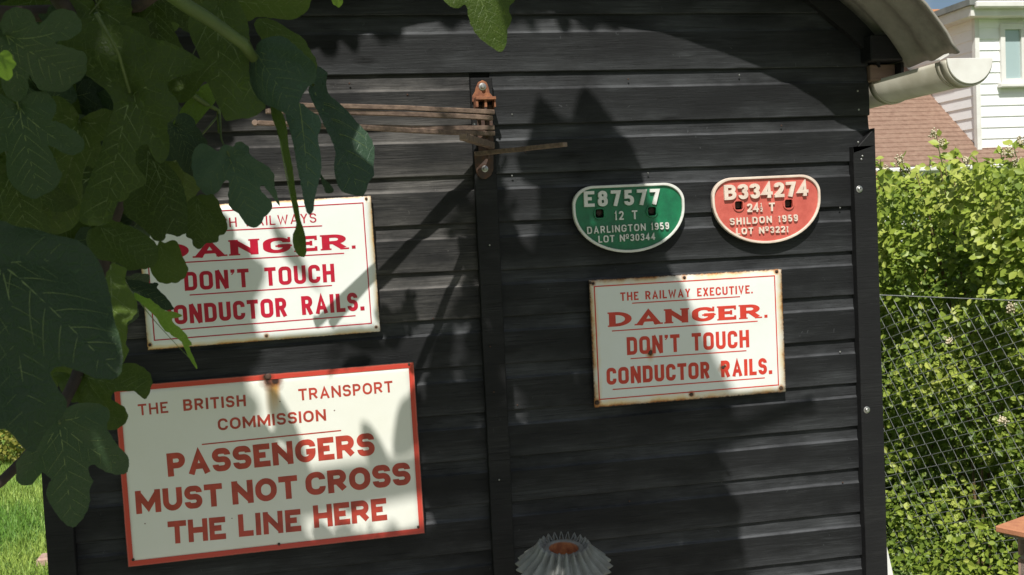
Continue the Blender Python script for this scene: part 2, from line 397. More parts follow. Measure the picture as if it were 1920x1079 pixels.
# grass blades where the lawn shows
rng = np.random.default_rng(5)
gl = NB('grass blades'); a_ = gl.n('ShaderNodeAttribute', attribute_name='tint')
gl.set(Base_Color=gl.mix(a_.outputs['Fac'], (.11, .24, .028), (.33, .43, .08)), Roughness=.6)
def scatter_mesh(name, V, F, tint, mat, parent=None):
    """V (n,k,3) verts of n small pieces, F local faces, tint (n,)"""
    n, k, _ = V.shape; me = bpy.data.meshes.new(name); F = np.array(F); nf = len(F); fl = F.shape[1]
    me.vertices.add(n * k); me.vertices.foreach_set('co', V.reshape(-1).astype(np.float32))
    idx = (F[None] + (np.arange(n) * k)[:, None, None]).reshape(-1)
    me.loops.add(len(idx)); me.loops.foreach_set('vertex_index', idx.astype(np.int32))
    me.polygons.add(n * nf); me.polygons.foreach_set('loop_start', (np.arange(n * nf) * fl).astype(np.int32))
    me.polygons.foreach_set('loop_total', np.full(n * nf, fl, np.int32))
    at_ = me.attributes.new('tint', 'FLOAT', 'POINT'); at_.data.foreach_set('value', np.repeat(tint, k).astype(np.float32))
    me.update(calc_edges=True); me.validate()
    return link(name, me, parent, mat)
n = 150000
by = rng.uniform(.2, 9.6, n); bxx = -(0.33 * (by + 2.5)) + np.where(rng.random(n) < .45, rng.uniform(-.75, .95, n), rng.uniform(-3.2, 3.4, n))
keep = ~((bxx > -.62) & (by < 3.1)); bxx, by = bxx[keep], by[keep]; n = len(by)
hh = rng.uniform(.025, .065, n); an = rng.uniform(0, 6.28, n); wd = .0035
lean = rng.normal(0, .02, (n, 2))
B = np.stack([bxx, by, np.zeros(n)], 1)
dx = np.stack([np.cos(an), np.sin(an), np.zeros(n)], 1) * wd
tip = B + np.stack([lean[:, 0], lean[:, 1], hh], 1)
patch = np.array([mnoise.noise(Vector((x * 1.3, y * 1.3, 0))) for x, y in zip(bxx, by)])
tag(scatter_mesh('lawn_grass', np.stack([B - dx, B + dx, tip], 1), [[0, 1, 2]], np.clip(.5 + patch + rng.normal(0, .2, n), 0, 1), gl.m),
    'sunlit short grass blades of the lawn left of the black shed', 'grass', kind='stuff')

# ------------------------------------------------------------------ shed
ROOF = [(.4385, 2.52), (.62, 2.503), (.793, 2.462), (.971, 2.408), (1.075, 2.368), (1.165, 2.320), (1.249, 2.262), (1.33, 2.20), (1.40, 2.145), (1.445, 2.104), (1.478, 2.066), (1.505, 2.027), (1.527, 1.99)]
def roof_z(x):
    x = abs(x - .4385) + .4385; xs = [p[0] for p in ROOF]; zs = [p[1] for p in ROOF]
    return float(np.interp(x, xs, zs))
shed = thing('garden_shed', (.4385, 1.0, 0), 'black timber garden shed with shiplap boards, arched sheet roof and signs on its wall', 'shed')
XL, XR = -.573, 1.4495
PITCH = .1130
ZL = [.1536, .1045, .058, .0125, -.0331, -.0779, -.1236, -.169, -.2135, -.2575, -.303, -.3485]
laps = [1.62 + z * 2.5 for z in ZL]
while laps[-1] > .12: laps.append(laps[-1] - PITCH)
top = [laps[0] + .062 * 0]
upper = [1.62 + 2.5 * q for q in (.1536 + .0545, .2082 + .047, .2082 + .047 * 2, .2082 + .047 * 3)]
rs = random.Random(3)
def board(x0, x1, z0, p, mat, seed, name='board', slope=0.):
    """shiplap board: flat face, a small cove and a recessed tongue that tucks behind the board above"""
    prof = [(.0135, 0.), (.0016, 0.), (0., .0018), (-.0004, .35 * p), (0., .665 * p), (.0005, .675 * p), (.0024, .69 * p), (.0046, .705 * p), (.0058, .725 * p), (.0098, p + .008), (.0135, p + .008)]
    n = max(4, int((x1 - x0) / .035)); vs = []; m_ = len(prof)
    for i in range(n + 1):
        x = x0 + (x1 - x0) * i / n
        wz = .0011 * mnoise.noise(Vector((x * 2.3, seed * 3.1, 0))) + .0006 * mnoise.noise(Vector((x * 14, seed, 4)))
        wy = .0016 * mnoise.noise(Vector((x * 1.7, seed * 5.7, 9)))
        for q, (y, z) in enumerate(prof):
            e = .0011 * mnoise.noise(Vector((x * 22, seed, 7))) if q in (1, 2) else (.0014 * mnoise.noise(Vector((x * 6, seed, 2))) if 4 < q < 9 else 0)
            zz = z0 + z + wz + e + slope * (x - x0)
            zz = min(zz, roof_z(x) - .012) if name == 'board' else zz
            vs.append((x, y + wy, zz))
    fs = [(i * m_ + j, (i + 1) * m_ + j, (i + 1) * m_ + j + 1, i * m_ + j + 1) for i in range(n) for j in range(m_ - 1)]
    fs += [tuple(range(m_)), tuple(n * m_ + j for j in range(m_))[::-1]]
    mb = MB(); mb.add(vs, fs); o = mb.build(name, mat, shed, smooth=False)
    wr = [0, .5, .35, 0, .0, .75, 1., .8, .45, .22, 0]
    o.data.attributes.new('wear', 'FLOAT', 'POINT').data.foreach_set('value', wr * (n + 1))
    
    return o
for i, z in enumerate(upper[:3]):
    nx = upper[i + 1]
    hx = 1.011
    # where the arch cuts the board: keep only the span below the roof
    span = [x for x in np.linspace(XL, XR, 400) if roof_z(x) - .014 > z + .004]
    if span: board(span[0], span[-1], z, nx - z, 'board', 40 + i)
board(XL, XR, laps[0], upper[0] - laps[0], 'board', 30, slope=.0004)
bx0, bx1 = .168 * 2.5, .189 * 2.5
for i in range(1, len(laps)):
    p = laps[i - 1] - laps[i]
    dz = rs.uniform(-.0012, .0012)
    board(XL, bx0 + .002, laps[i] + rs.uniform(.0005, .003) * (1 if i > 2 else 0), p, 'board_worn' if i < 6 else 'board', i)
    board(bx1 - .002, XR, laps[i] + dz * .5, p, 'board', i + 60)
# backing wall, side and rear walls, floor
mb = MB(); pts = [(XL + .01, .05)] + [(XR - .01, .05)] + [(x, roof_z(x) - .02) for x in np.linspace(XR - .01, XL + .01, 40)]
mb.prism(pts, 'y', .0145, .03); mb.build('backing', 'dark', shed)
for nm, x0, x1 in (('side_wall', XR - .022, XR - .002), ('side_wall', XL + .002, XL + .022)):
    zt = 1.95
    k = 0
    mb = MB()
    while .08 + k * .113 < zt:
        z0 = .08 + k * .113; mb.box((x0, .031, z0), (x1 + (.002 if x1 > 1 else 0), 1.99, min(z0 + .108, zt))); mb.box((x0 + .003, .031, z0 + .108), (x1 - .003, 1.99, z0 + .113)); k += 1
    tag(mb.build(nm, 'board', shed), 'black boarded side wall of the shed')
mb = MB(); mb.prism(pts, 'y', 1.995, 2.02); mb.build('rear_wall', 'board', shed)
mb = MB(); mb.box((XL, .0, 0), (XR, 2.02, .048)); mb.build('floor_bearer', 'trim', shed)
# batten over the board joint
def rough_post(x0, x1, y0, y1, z0, z1, cut=None, name='corner_post', mat='trim', seed=0, lean=0.):
    n = 40; vs = []
    for i in range(n + 1):
        z = z0 + (z1 - z0) * i / n; e = .0012 * mnoise.noise(Vector((z * 7, seed, 1))); e2 = .0012 * mnoise.noise(Vector((z * 7, seed, 8)))
        zl = z; zr = z
        if i == n and cut: zl = z1 - cut
        dx = lean * (z - z1)
        vs += [(x0 + e + dx, y0, zl), (x1 + e2 + dx, y0, zr), (x1 + e2 + dx, y1, zr), (x0 + e + dx, y1, zl)]
    fs = [(i * 4 + j, i * 4 + (j + 1) % 4, i * 4 + 4 + (j + 1) % 4, i * 4 + 4 + j) for i in range(n) for j in range(4)] + [(0, 3, 2, 1), tuple(n * 4 + j for j in range(4))]
    mb = MB(); mb.add(vs, fs); return mb.build(name, mat, shed, bevel=.0015)
zt = at(905, 148, 0)[2]
rough_post(bx0, bx1, -.017, .004, .06, zt, name='batten', seed=3)
pc = at(1628, 240, -.02)[2]; pcl = at(1593, 285, -.02)[2]
rough_post(.5561 * 2.5, .5805 * 2.5, -.021, .004, .05, pc, pc - pcl, seed=7)
rough_post(XL - .002, XL + .056, -.021, .004, .05, 1.98, None, seed=9)
def screw(parent, c, r, mat='steel', name='screw', washer=True):
    mb = MB()
    if washer: mb.lathe([(r, 0), (r, -.0012), (r * .8, -.002), (r * .55, -.002), (r * .52, -.0045), (r * .40, -.0052), (r * .30, -.0052), (r * .28, -.0030)], c, 'y', 18)
    else: mb.lathe([(r, 0), (r * .95, -.0012), (r * .55, -.0022)], c, 'y', 12)
    return mb.build(name, mat, parent, smooth=False)
for px, py in ((1611, 355), (1625, 769)): screw(shed, at(px, py, -.021), .0088)
for px, py in ((1609, 267), (1617, 293), (1615, 299), (1608, 171), (1610, 206)): screw(shed, at(px, py, -.021 if py > 250 else .0), .0026, name='nail_head', washer=False)
# nails along boards
for px, py in ((764, 178), (1178, 149), (1386, 141), (1465, 236), (1215, 325), (960, 330), (970, 760), (1180, 940), (655, 157), (1595, 61), (812, 598), (1575, 390), (1575, 660), (1580, 905), (985, 285), (960, 215), (918, 460), (919, 650), (926, 735), (936, 900)):
    P = at(px, py, -.018 if 905 < px < 940 and py > 400 else 0)
    screw(shed, P, .0022, 'screwhole' if px % 3 else 'steel', 'nail_head', False)
# timber eaves beam and bargeboard under the sheet
a = at(1622, 118, 0)
mb = MB(); mb.box((1.43, -.05, 2.012), (1.53, 1.99, 2.075)); mb.build('eaves_beam', 'trim', shed, bevel=.003)
mb = MB(); mb.box((1.452, -.006, 1.968), (1.522, 1.99, 2.008)); tag(mb.build('soffit_board', 'brownwood', shed, bevel=.002), 'bare reddish brown board under the eaves')
mb = MB(); mb.box((1.523, -.03, 1.965), (1.531, 1.99, 2.009)); mb.build('fascia_board', 'trim', shed)
# barge strip following the arch just in front of the boards
outer = []; inner = []
xs_ = np.linspace(XL - .03, 1.475, 60)
for x in xs_: outer.append((x, roof_z(x) - .004)); inner.append((x, roof_z(x) - .07))
mb = MB(); vs = [(x, -.016, z) for x, z in outer] + [(x, -.016, z) for x, z in inner] + [(x, .004, z) for x, z in outer] + [(x, .004, z) for x, z in inner]
n = len(outer); fs = []
for i in range(n - 1): fs += [(i, i + 1, n + i + 1, n + i), (2 * n + i, 3 * n + i, 3 * n + i + 1, 2 * n + i + 1), (i, 2 * n + i, 2 * n + i + 1, i + 1), (n + i, n + i + 1, 3 * n + i + 1, 3 * n + i)]
mb.add(vs, fs); mb.build('bargeboard', 'trim', shed)
# corrugated sheet roof
sb = NB('grey cement sheet'); sv = sb.coord(); s1 = sb.noise(sv, 6, 6, .6); s2 = sb.noise(sv, 45, 5, .6)
sb.set(Base_Color=sb.mix(sb.rng(s1, .3, .7), (.27, .25, .21), sb.mix(s2, (.10, .09, .075), (.34, .32, .28))), Roughness=.85); sb.bump(s2, .0015)
M['cement'] = sb.m
def smooth_curve(P, n):
    P = np.array(P); d = np.r_[0, np.cumsum(np.hypot(*np.diff(P, axis=0).T))]; t = np.linspace(0, d[-1], n)
    q = np.stack([np.interp(t, d, P[:, 0]), np.interp(t, d, P[:, 1])], 1)
    for _ in range(2): q[1:-1] = (q[:-2] + 2 * q[1:-1] + q[2:]) / 4
    return q
half = smooth_curve(ROOF, 46); left = half[::-1].copy(); left[:, 0] = .877 - left[:, 0]
full = np.vstack([left[:-1], half])
def sheet(y0, y1, name):
    WAVE = .098; AMP = .015; TH = .006
    ny = int((y1 - y0) / WAVE * 12); K = len(full); vs = []
    tn = np.gradient(full, axis=0); tn /= np.linalg.norm(tn, axis=1)[:, None]; nn = np.stack([-tn[:, 1], tn[:, 0]], 1)
    for lay in (0, 1):
        for j in range(ny + 1):
            y = y0 + (y1 - y0) * j / ny
            for i in range(K):
                o = AMP * (.5 - .5 * math.cos(2 * math.pi * (y + .26) / WAVE)) + lay * TH
                yy = y + (.006 * mnoise.noise(Vector((i * .5, 3, 0))) + .003 * mnoise.noise(Vector((i * 1.7, 3, 0))) if j == 0 else 0)
                ext = 0.
                vs.append((full[i, 0] + nn[i, 0] * o, yy, full[i, 1] + nn[i, 1] * o))
    S = (ny + 1) * K; g = lambda l, j, i: l * S + j * K + i; fs = []
    for j in range(ny):
        for i in range(K - 1):
            fs += [(g(0, j, i), g(0, j + 1, i), g(0, j + 1, i + 1), g(0, j, i + 1)), (g(1, j, i), g(1, j, i + 1), g(1, j + 1, i + 1), g(1, j + 1, i))]
        for i in (0, K - 1): fs.append((g(0, j, i), g(1, j, i), g(1, j + 1, i), g(0, j + 1, i)))
    for i in range(K - 1):
        for j in (0, ny): fs.append((g(0, j, i), g(0, j, i + 1), g(1, j, i + 1), g(1, j, i)))
    mb = MB(); mb.add(vs, fs); return mb.build(name, 'cement', shed, smooth=True)
tag(sheet(-.262, .72, 'roof_sheet'), 'grey corrugated sheet overhanging the front of the shed')
tag(sheet(.715, 2.2, 'roof_sheet'), 'grey corrugated sheet at the back of the shed')
# ------------------------------------------------------------------ gutter
M['pvc'] = simple('aged white gutter plastic', (.56, .53, .45), (.40, .37, .29), 9, .5, bump=.0003)
M['pvc_cap'] = simple('white end cap', (.72, .71, .66), (.62, .60, .55), 14, .4)
gc = (1.538, 1.972)   # x, z of the rim centre
def half_pipe(mb, y0, y1, r0, r1, n=20):
    vs = []
    for y in (y0, y1):
        for r_ in (r0, r1):
            for j in range(n + 1):
                a = math.pi + math.pi * j / n; vs.append((gc[0] + r_ * math.cos(a), y, gc[1] + r_ * math.sin(a)))
    k = n + 1; fs = []
    for j in range(n):
        fs += [(j, j + 1, 2 * k + j + 1, 2 * k + j), (k + j, 3 * k + j, 3 * k + j + 1, k + j + 1), (j, k + j, k + j + 1, j + 1), (2 * k + j, 2 * k + j + 1, 3 * k + j + 1, 3 * k + j)]
    for j in (0, n): fs.append((j, 2 * k + j, 3 * k + j, k + j))
    return mb.add(vs, fs)
gut = thing('roof_gutter', (gc[0], .5, gc[1]), 'off-white half-round plastic gutter sticking out past the eaves at the top right', 'gutter')
half_pipe(MB(), -.285, 2.15, .057, .0545).build('channel', 'pvc', gut, smooth=True)
mb = MB(); vs = [(gc[0] + .0585 * math.cos(math.pi + math.pi * j / 24), -.2905, gc[1] + .003 + .0585 * math.sin(math.pi + math.pi * j / 24)) for j in range(25)]
vs2 = [(x, -.2855, z) for x, _, z in vs]; mb.add(vs + vs2, [tuple(range(25)), tuple(range(25, 50))[::-1]] + [(j, (j + 1) % 25, 25 + (j + 1) % 25, 25 + j) for j in range(25)])
mb.build('end_cap', 'pvc_cap', gut, bevel=.001)
half_pipe(MB(), -.2855, -.262, .0612, .0572).build('cap_collar', 'pvc', gut, smooth=True)
half_pipe(MB(), -.25, -.243, .0595, .0572).build('cap_collar', 'pvc', gut, smooth=True)
mb = half_pipe(MB(), .03, .05, .0605, .0572); mb.build('gutter_bracket', 'pvc', gut, smooth=True)
mb = MB(); mb.add([(gc[0] - .064, -.27, gc[1] + .002), (gc[0] - .040, -.27, gc[1] + .014), (gc[0] - .04, -.25, gc[1] + .014), (gc[0] - .064, -.25, gc[1] + .002), (gc[0] - .064, -.27, gc[1] + .005), (gc[0] - .040, -.27, gc[1] + .018), (gc[0] - .04, -.25, gc[1] + .018), (gc[0] - .064, -.25, gc[1] + .005)],
    [(0, 1, 2, 3), (4, 7, 6, 5), (0, 4, 5, 1), (1, 5, 6, 2), (2, 6, 7, 3), (3, 7, 4, 0)]); mb.build('clip', 'pvc_cap', gut)
mb = MB(); mb.bar((gc[0] + .035, -.24, gc[1] + .008), (gc[0] + .06, -.24, gc[1] - .004), .02, .003); mb.build('clip', 'pvc_cap', gut)

# ------------------------------------------------------------------ enamel signs
def enamel(name, base, w, h, rim, rustcol, edge_w, spots, rim_c, dirt=.25):
    b = NB(name); tc = b.n('ShaderNodeTexCoord'); sp = b.n('ShaderNodeSeparateXYZ'); b.l(tc.outputs['Object'], sp.inputs[0])
    X, Z = sp.outputs[0], sp.outputs[2]
    ex = b.math('SUBTRACT', w / 2, b.math('ABSOLUTE', X)); ez = b.math('SUBTRACT', h / 2, b.math('ABSOLUTE', Z)); e = b.math('MINIMUM', ex, ez)
    n1 = b.noise(tc.outputs['Object'], 28, 6, .7); n2 = b.noise(tc.outputs['Object'], 9, 4, .6); n3 = b.noise(tc.outputs['Object'], 160, 3, .6)
    e2 = b.math('ADD', e, b.math('MULTIPLY', b.math('SUBTRACT', n1, .5), edge_w * 1.3))
    c = b.mix(b.rng(n2, .35, .75, 0, dirt), base, tuple(x * y for x, y in zip(base, (.86, .84, .74))))
    wide = b.math('MULTIPLY', b.rng(e2, edge_w * (1.3), edge_w * .45), b.rng(n2, .36, .58, .25, 1.))
    c = b.mix(wide, c, rim_c)
    c = b.mix(b.math('MULTIPLY', b.rng(e2, edge_w * .5, edge_w * .12), b.rng(n2, .40, .56, .3, 1)), c, rustcol)
    c = b.mix(b.rng(b.math('ADD', e, b.math('MULTIPLY', b.math('SUBTRACT', n3, .5), edge_w * .5)), edge_w * .22, edge_w * .02), c, (.035, .02, .014))
    for sx, sz, r_, streak in spots:
        dx = b.math('SUBTRACT', X, sx); dz = b.math('SUBTRACT', Z, sz)
        d = b.math('SQRT', b.math('ADD', b.math('MULTIPLY', dx, dx), b.math('MULTIPLY', dz, dz)))
        d = b.math('ADD', d, b.math('MULTIPLY', b.math('SUBTRACT', n1, .5), r_ * 1.6))
        if streak:
            f = b.math('MULTIPLY', b.rng(b.math('ABSOLUTE', b.math('ADD', b.math('MULTIPLY', dx, .8), b.math('MULTIPLY', b.math('SUBTRACT', n1, .5), .004))), r_ * .9, 0), b.math('MULTIPLY', b.rng(dz, -streak, -streak * .25, 0, 1), b.rng(dz, .0005, -.0005, 0, 1)))
            c = b.mix(b.math('MULTIPLY', f, .85), c, (.62, .33, .07))
        c = b.mix(b.rng(d, r_ * 1.9, r_ * .9, 0, .8), c, rustcol)
        c = b.mix(b.rng(d, r_ * 1.05, r_ * .6), c, (.035, .018, .012))
    b.set(Base_Color=c, Roughness=b.rng(e2, edge_w * .4, edge_w * .8, .6, .22)); b.p.inputs['Specular IOR Level'].default_value = .45
    b.bump(b.math('ADD', b.math('MULTIPLY', b.noise(tc.outputs['Object'], 6, 3), 1.), b.math('MULTIPLY', n3, .02)), .004, .35)
    return b.m
def print_mat(name, c, c2):
    b = NB(name); v = b.coord(); b.set(Base_Color=b.mix(b.rng(b.noise(v, 30, 5), .35, .7), c, c2), Roughness=.3); return b.m
M['red_print'] = print_mat('crimson print', (.50, .010, .038), (.38, .008, .028))
M['orange_print'] = print_mat('faded red print', (.60, .05, .03), (.47, .035, .026))
M['brick_print'] = print_mat('brick red print', (.47, .055, .035), (.30, .035, .022))
def dent(mb_sheet, w, h): pass
def panel(parent, w, h, th, mat, bow=.0012, name='enamel_panel', seed=1.):
    nx, nz = 28, 18; vs = []
    for lay in (0, 1):
        for j in range(nz + 1):
            for i in range(nx + 1):
                u, v = i / nx * 2 - 1, j / nz * 2 - 1
                y = (-th / 2 if lay == 0 else th / 2)
                er = max(abs(u), abs(v)); y += .0014 * max(0, er - .955) / .045
                jx = .0005 * mnoise.noise(Vector((u * 9, v * 9, seed))) * (1 if er > .99 else 0)
                vs.append((u * w / 2 + jx, y, v * h / 2 + jx * 1.4))
    S = (nx + 1) * (nz + 1); fs = []
    for j in range(nz):
        for i in range(nx):
            a = j * (nx + 1) + i; fs += [(a, a + 1, a + nx + 2, a + nx + 1), (S + a, S + a + nx + 1, S + a + nx + 2, S + a + 1)]
    ring = [i for i in range(nx + 1)] + [(j + 1) * (nx + 1) - 1 for j in range(1, nz + 1)] + [nz * (nx + 1) + i for i in range(nx - 1, -1, -1)] + [j * (nx + 1) for j in range(nz - 1, 0, -1)]
    for q in range(len(ring)): a, b = ring[q], ring[(q + 1) % len(ring)]; fs.append((a, S + a, S + b, b))
    mb = MB(); mb.add(vs, fs); o = mb.build(name, mat, parent, world=False, smooth=True); return o
def sign(name, label, cx, cz, w, h, ang, base, rustcol, rim_c, edge_w, spots_px, y=-.014):
    s = thing(name, (cx, y, cz), label, 'sign', rot=(0, -R(ang), 0))
    inv = wmat(s).inverted(); sp = []
    for px, py, r_, st in spots_px:
        q = inv @ Vector(at(px, py, y)); sp.append((q.x, q.z, r_, st))
    mat = enamel(name + ' enamel', base, w, h, 0, rustcol, edge_w, sp, rim_c)
    th = .003
    panel(s, w, h, th, mat, seed=cx)
    return s, -th / 2
def rect_line(s, quad, th, mat, front, name='border_line'):
    inv = wmat(s).inverted(); q = [inv @ Vector(at(px, py, s.location.y)) for px, py in quad]
    x0 = (q[0].x + q[3].x) / 2; x1 = (q[1].x + q[2].x) / 2; z1 = (q[0].z + q[1].z) / 2; z0 = (q[2].z + q[3].z) / 2
    o = [(x0, z1), (x1, z1), (x1, z0), (x0, z0)]; i = [(x0 + th, z1 - th), (x1 - th, z1 - th), (x1 - th, z0 + th), (x0 + th, z0 + th)]
    frame_ring(o, i, front - .0004, front + .0005).build(name, mat, s, world=False)
def sign_screws(s, pts, front, mat='screwhole', r=.0042):
    for px, py in pts:
        q = wmat(s).inverted() @ Vector(at(px, py, s.location.y)); mb = MB()
        mb.lathe([(r, .001), (r, -.0008), (r * .7, -.0018), (r * .2, -.0020)], (q.x, front, q.z), 'y', 12); mb.build('screw', mat, s, world=False)
# right-hand danger sign
S3 = 2.5
s3, fr = sign('danger_sign', 'white enamel danger sign headed THE RAILWAY EXECUTIVE, rusty edged, below the two oval plates', (.2748 + .4755) / 2 * S3, 1.62 + S3 * (-.0471 - .1716) / 2, .2005 * S3, .1245 * S3, .15,
    (.72, .74, .71), (.42, .17, .045), (.72, .56, .32), .0165,
    [(1219, 661, .0085, .026), (1356, 690, .0085, .032), (1112, 532, .005, 0), (1283, 521, .0045, .01), (1456, 510, .005, 0), (1464, 728, .006, 0), (1296, 740, .006, 0), (1119, 755, .007, 0)])
O = 'orange_print'
lettering('THE RAILWAY EXECUTIVE.', s3, (1163, 564.7), (1411, 550.2), 15.8, O, fr, t=.18, r=.2, gap=.17, space=.62, wf=.82)
rule(s3, (1184.8, 568.9), (1387, 556.6), .0026, O, fr)
lettering('DANGER.', s3, (1142, 613.4), (1438.5, 595.8), 27.2, O, fr, t=.2, slab=True, gap=.26)
rule(s3, (1147, 621), (1420, 602.5), .0026, O, fr)
lettering("DON'T TOUCH", s3, (1175.5, 666.2), (1404.5, 651.3), 33.5, O, fr, t=.205, r=.17, gap=.13, space=.62, wf=.80)
rule(s3, (1182, 672.8), (1399, 657.8), .0026, O, fr)
lettering('CONDUCTOR RAILS.', s3, (1137.5, 722.2), (1447.5, 701.3), 31.8, O, fr, t=.215, r=.17, gap=.12, space=.62, wf=.80)
rule(s3, (1148.5, 730.6), (1433.4, 708.7), .0026, O, fr)
rect_line(s3, ((1112.6, 537), (1453, 516), (1459.6, 722.6), (1122.8, 750.6)), .0027, O, fr)
sign_screws(s3, ((1106.5, 530.5), (1283, 520.5), (1456, 509), (1463.7, 728), (1294.5, 740.2), (1119, 755.5)), fr, 'screwhole', .0034)
sign_screws(s3, ((1219, 661), (1355, 689)), fr, 'darkrust', .0045)
# left danger sign
cx = (-.1350 + .0703) / 2; cz = (.0395 - .0858) / 2
s1, fr = sign('danger_sign', 'white enamel danger sign headed BRITISH RAILWAYS, partly covered by fig leaves', cx * S3, 1.62 + cz * S3, .2075 * S3, .1265 * S3, .95,
    (.76, .78, .75), (.50, .25, .08), (.74, .58, .33), .009,
    [(686.5, 373, .003, .012), (705.4, 613.6, .003, 0), (499.3, 630, .0042, .004), (281, 647, .004, 0)])
D = 'red_print'
lettering('BRITISH RAILWAYS', s1, (347, 431.0), (593.5, 417.6), 18, D, fr, t=.12, r=.22, gap=.18, space=.62, wf=.80)
rule(s1, (351.6, 436), (604, 423.9), .0026, D, fr)
lettering('DANGER.', s1, (303, 487.4), (666.8, 466.4), 29.5, D, fr, t=.2, slab=True, gap=.26)
rule(s1, (308, 494.6), (645.2, 475.3), .0026, D, fr)
lettering("DON'T TOUCH", s1, (347, 545.8), (628, 528.7), 35, D, fr, t=.20, r=.17, gap=.13, space=.66, wf=.80)
rule(s1, (355.6, 553.6), (622.5, 535.6), .0026, D, fr)
lettering('CONDUCTOR RAILS.', s1, (301, 611.0), (683.6, 582.2), 36, D, fr, t=.21, r=.17, gap=.12, space=.66, wf=.80)
rule(s1, (313.4, 620), (666.6, 592.2), .0026, D, fr)
rect_line(s1, ((271, 402), (680.6, 380.5), (698, 607), (287.4, 640)), .0025, D, fr)
sign_screws(s1, ((686.5, 373), (705.4, 613.6), (499.3, 630), (281.3, 647.2), (271, 401)), fr, 'screwhole', .0030)
# lower red-bordered sign
cx = (-.1644 + .1027) / 2; cz = (-.1168 - .2795) / 2
s2, fr = sign('transport_notice', 'large cream enamel notice with red border, PASSENGERS MUST NOT CROSS THE LINE HERE', cx * S3, 1.62 + cz * S3, .2672 * S3, .1628 * S3, .76,
    (.73, .73, .66), (.18, .06, .035), (.76, .73, .60), .003,
    [(509, 712, .017, .10), (516, 714, .009, .07), (627, 770, .0012, 0), (525, 753, .0009, 0), (435, 972, .0009, 0), (272, 982, .0012, 0)])
B_ = 'brick_print'
inv = wmat(s2).inverted(); hw, hh_ = .2672 * S3 / 2, .1628 * S3 / 2
frame_ring([(-hw - .0005, hh_ + .0005), (hw + .0005, hh_ + .0005), (hw + .0005, -hh_ - .0005), (-hw - .0005, -hh_ - .0005)], [(-hw + .012, hh_ - .0125), (hw - .0125, hh_ - .0125), (hw - .0125, -hh_ + .013), (-hw + .012, -hh_ + .013)], fr - .0006, fr + .004).build('red_border', enamel('red border', (.52, .055, .038), hw * 2, hh_ * 2, 0, (.16, .035, .022), .004, [tuple([(inv @ Vector(at(500, 707, -.014))).x, (inv @ Vector(at(500, 707, -.014))).z, .010, 0])], (.52, .09, .06)), s2, world=False)
lettering('THE', s2, (260, 779.4), (316, 774), 21, B_, fr, t=.17, r=.3, gap=.2, wf=1.)
lettering('BRITISH', s2, (344.4, 770.8), (461.5, 761.6), 21.5, B_, fr, t=.19, r=.28, gap=.17, wf=.95)
lettering('TRANSPORT', s2, (560.5, 751.4), (736.8, 735.4), 21.8, B_, fr, t=.18, r=.32, gap=.17, wf=1.)
lettering('COMMISSION', s2, (409.3, 807.6), (611.8, 788.6), 22, B_, fr, t=.19, r=.5, gap=.16, wf=1.02)
rule(s2, (378.6, 833.6), (639.5, 807.3), .0028, B_, fr)
lettering('PASSENGERS', s2, (315.5, 894.3), (703.5, 853.2), 43.8, B_, fr, t=.25, r=.36, gap=.10, wf=1.1)
lettering('MUST', s2, (256, 964.2), (418.5, 948.2), 43.2, B_, fr, t=.25, r=.36, gap=.10, wf=1.1)
lettering('NOT', s2, (436.6, 946.6), (559.5, 933.6), 43.5, B_, fr, t=.25, r=.48, gap=.09, wf=1.12)
lettering('CROSS', s2, (574.4, 930), (770.8, 908.3), 43, B_, fr, t=.25, r=.42, gap=.09, wf=1.08)
lettering('THE', s2, (316.5, 1020.5), (424.2, 1010.4), 42.5, B_, fr, t=.25, gap=.09, wf=1.25)
lettering('LINE', s2, (448.3, 1006.9), (565.2, 995.7), 42, B_, fr, t=.25, gap=.12, wf=1.2)
lettering('HERE', s2, (589.3, 990.2), (726.2, 975), 42.2, B_, fr, t=.25, gap=.09, r=.3, wf=1.2)
sign_screws(s2, ((766.8, 683.3), (784.3, 988), (523, 1020.3), (249.7, 1049.4)), fr - .0006, 'screwhole', .0032)
sign_screws(s2, ((503, 706),), fr - .0006, 'darkrust', .0068)

# ------------------------------------------------------------------ cast oval plates
def cast_mat(name, c, c2, rust=.15):
    b = NB(name); v = b.coord(); n1 = b.noise(v, 35, 5, .6); n2 = b.noise(v, 14, 4); n3 = b.noise(v, 120, 3)
    col = b.mix(b.rng(n1, .35, .7), c, c2); col = b.mix(b.rng(n2, .66, .74, 0, rust * 3), col, (.40, .17, .07))
    b.set(Base_Color=col, Roughness=.42); b.bump(b.math('ADD', b.math('MULTIPLY', n3, .5), n2), .0012); return b.m
M['plate_green'] = cast_mat('green cast paint', (.006, .16, .065), (.004, .10, .045), .0)
M['plate_red'] = cast_mat('faded red cast paint', (.56, .12, .09), (.44, .08, .06), .0)
M['cast_white'] = cast_mat('white relief paint', (.70, .70, .66), (.58, .57, .52), .25)
M['cast_cream'] = cast_mat('cream relief paint', (.72, .62, .52), (.60, .46, .38), .3)
def dshape(w, h, k, off=0., n=14):
    """outline of the plate: rounded shoulders above, one broad curve below; origin at top centre"""
    a = w / 2 - off; pts = []
    rx, rz = (.185 * w) - off * .5, .27 * h - off * .5
    for i in range(n + 1):
        t = math.pi / 2 * i / n; pts.append((a - rx + rx * math.sin(t), -off - rz + rz * math.cos(t)))
    zb = -.36 * h
    for i in range(2 * n + 1):
        t = math.pi * i / (2 * n); pts.append((a * math.cos(t), zb - (h + zb - off) * math.sin(t)))
    for i in range(n + 1):
        t = math.pi / 2 * (1 - i / n); pts.append((-(a - rx + rx * math.sin(t)), -off - rz + rz * math.cos(t)))
    return pts
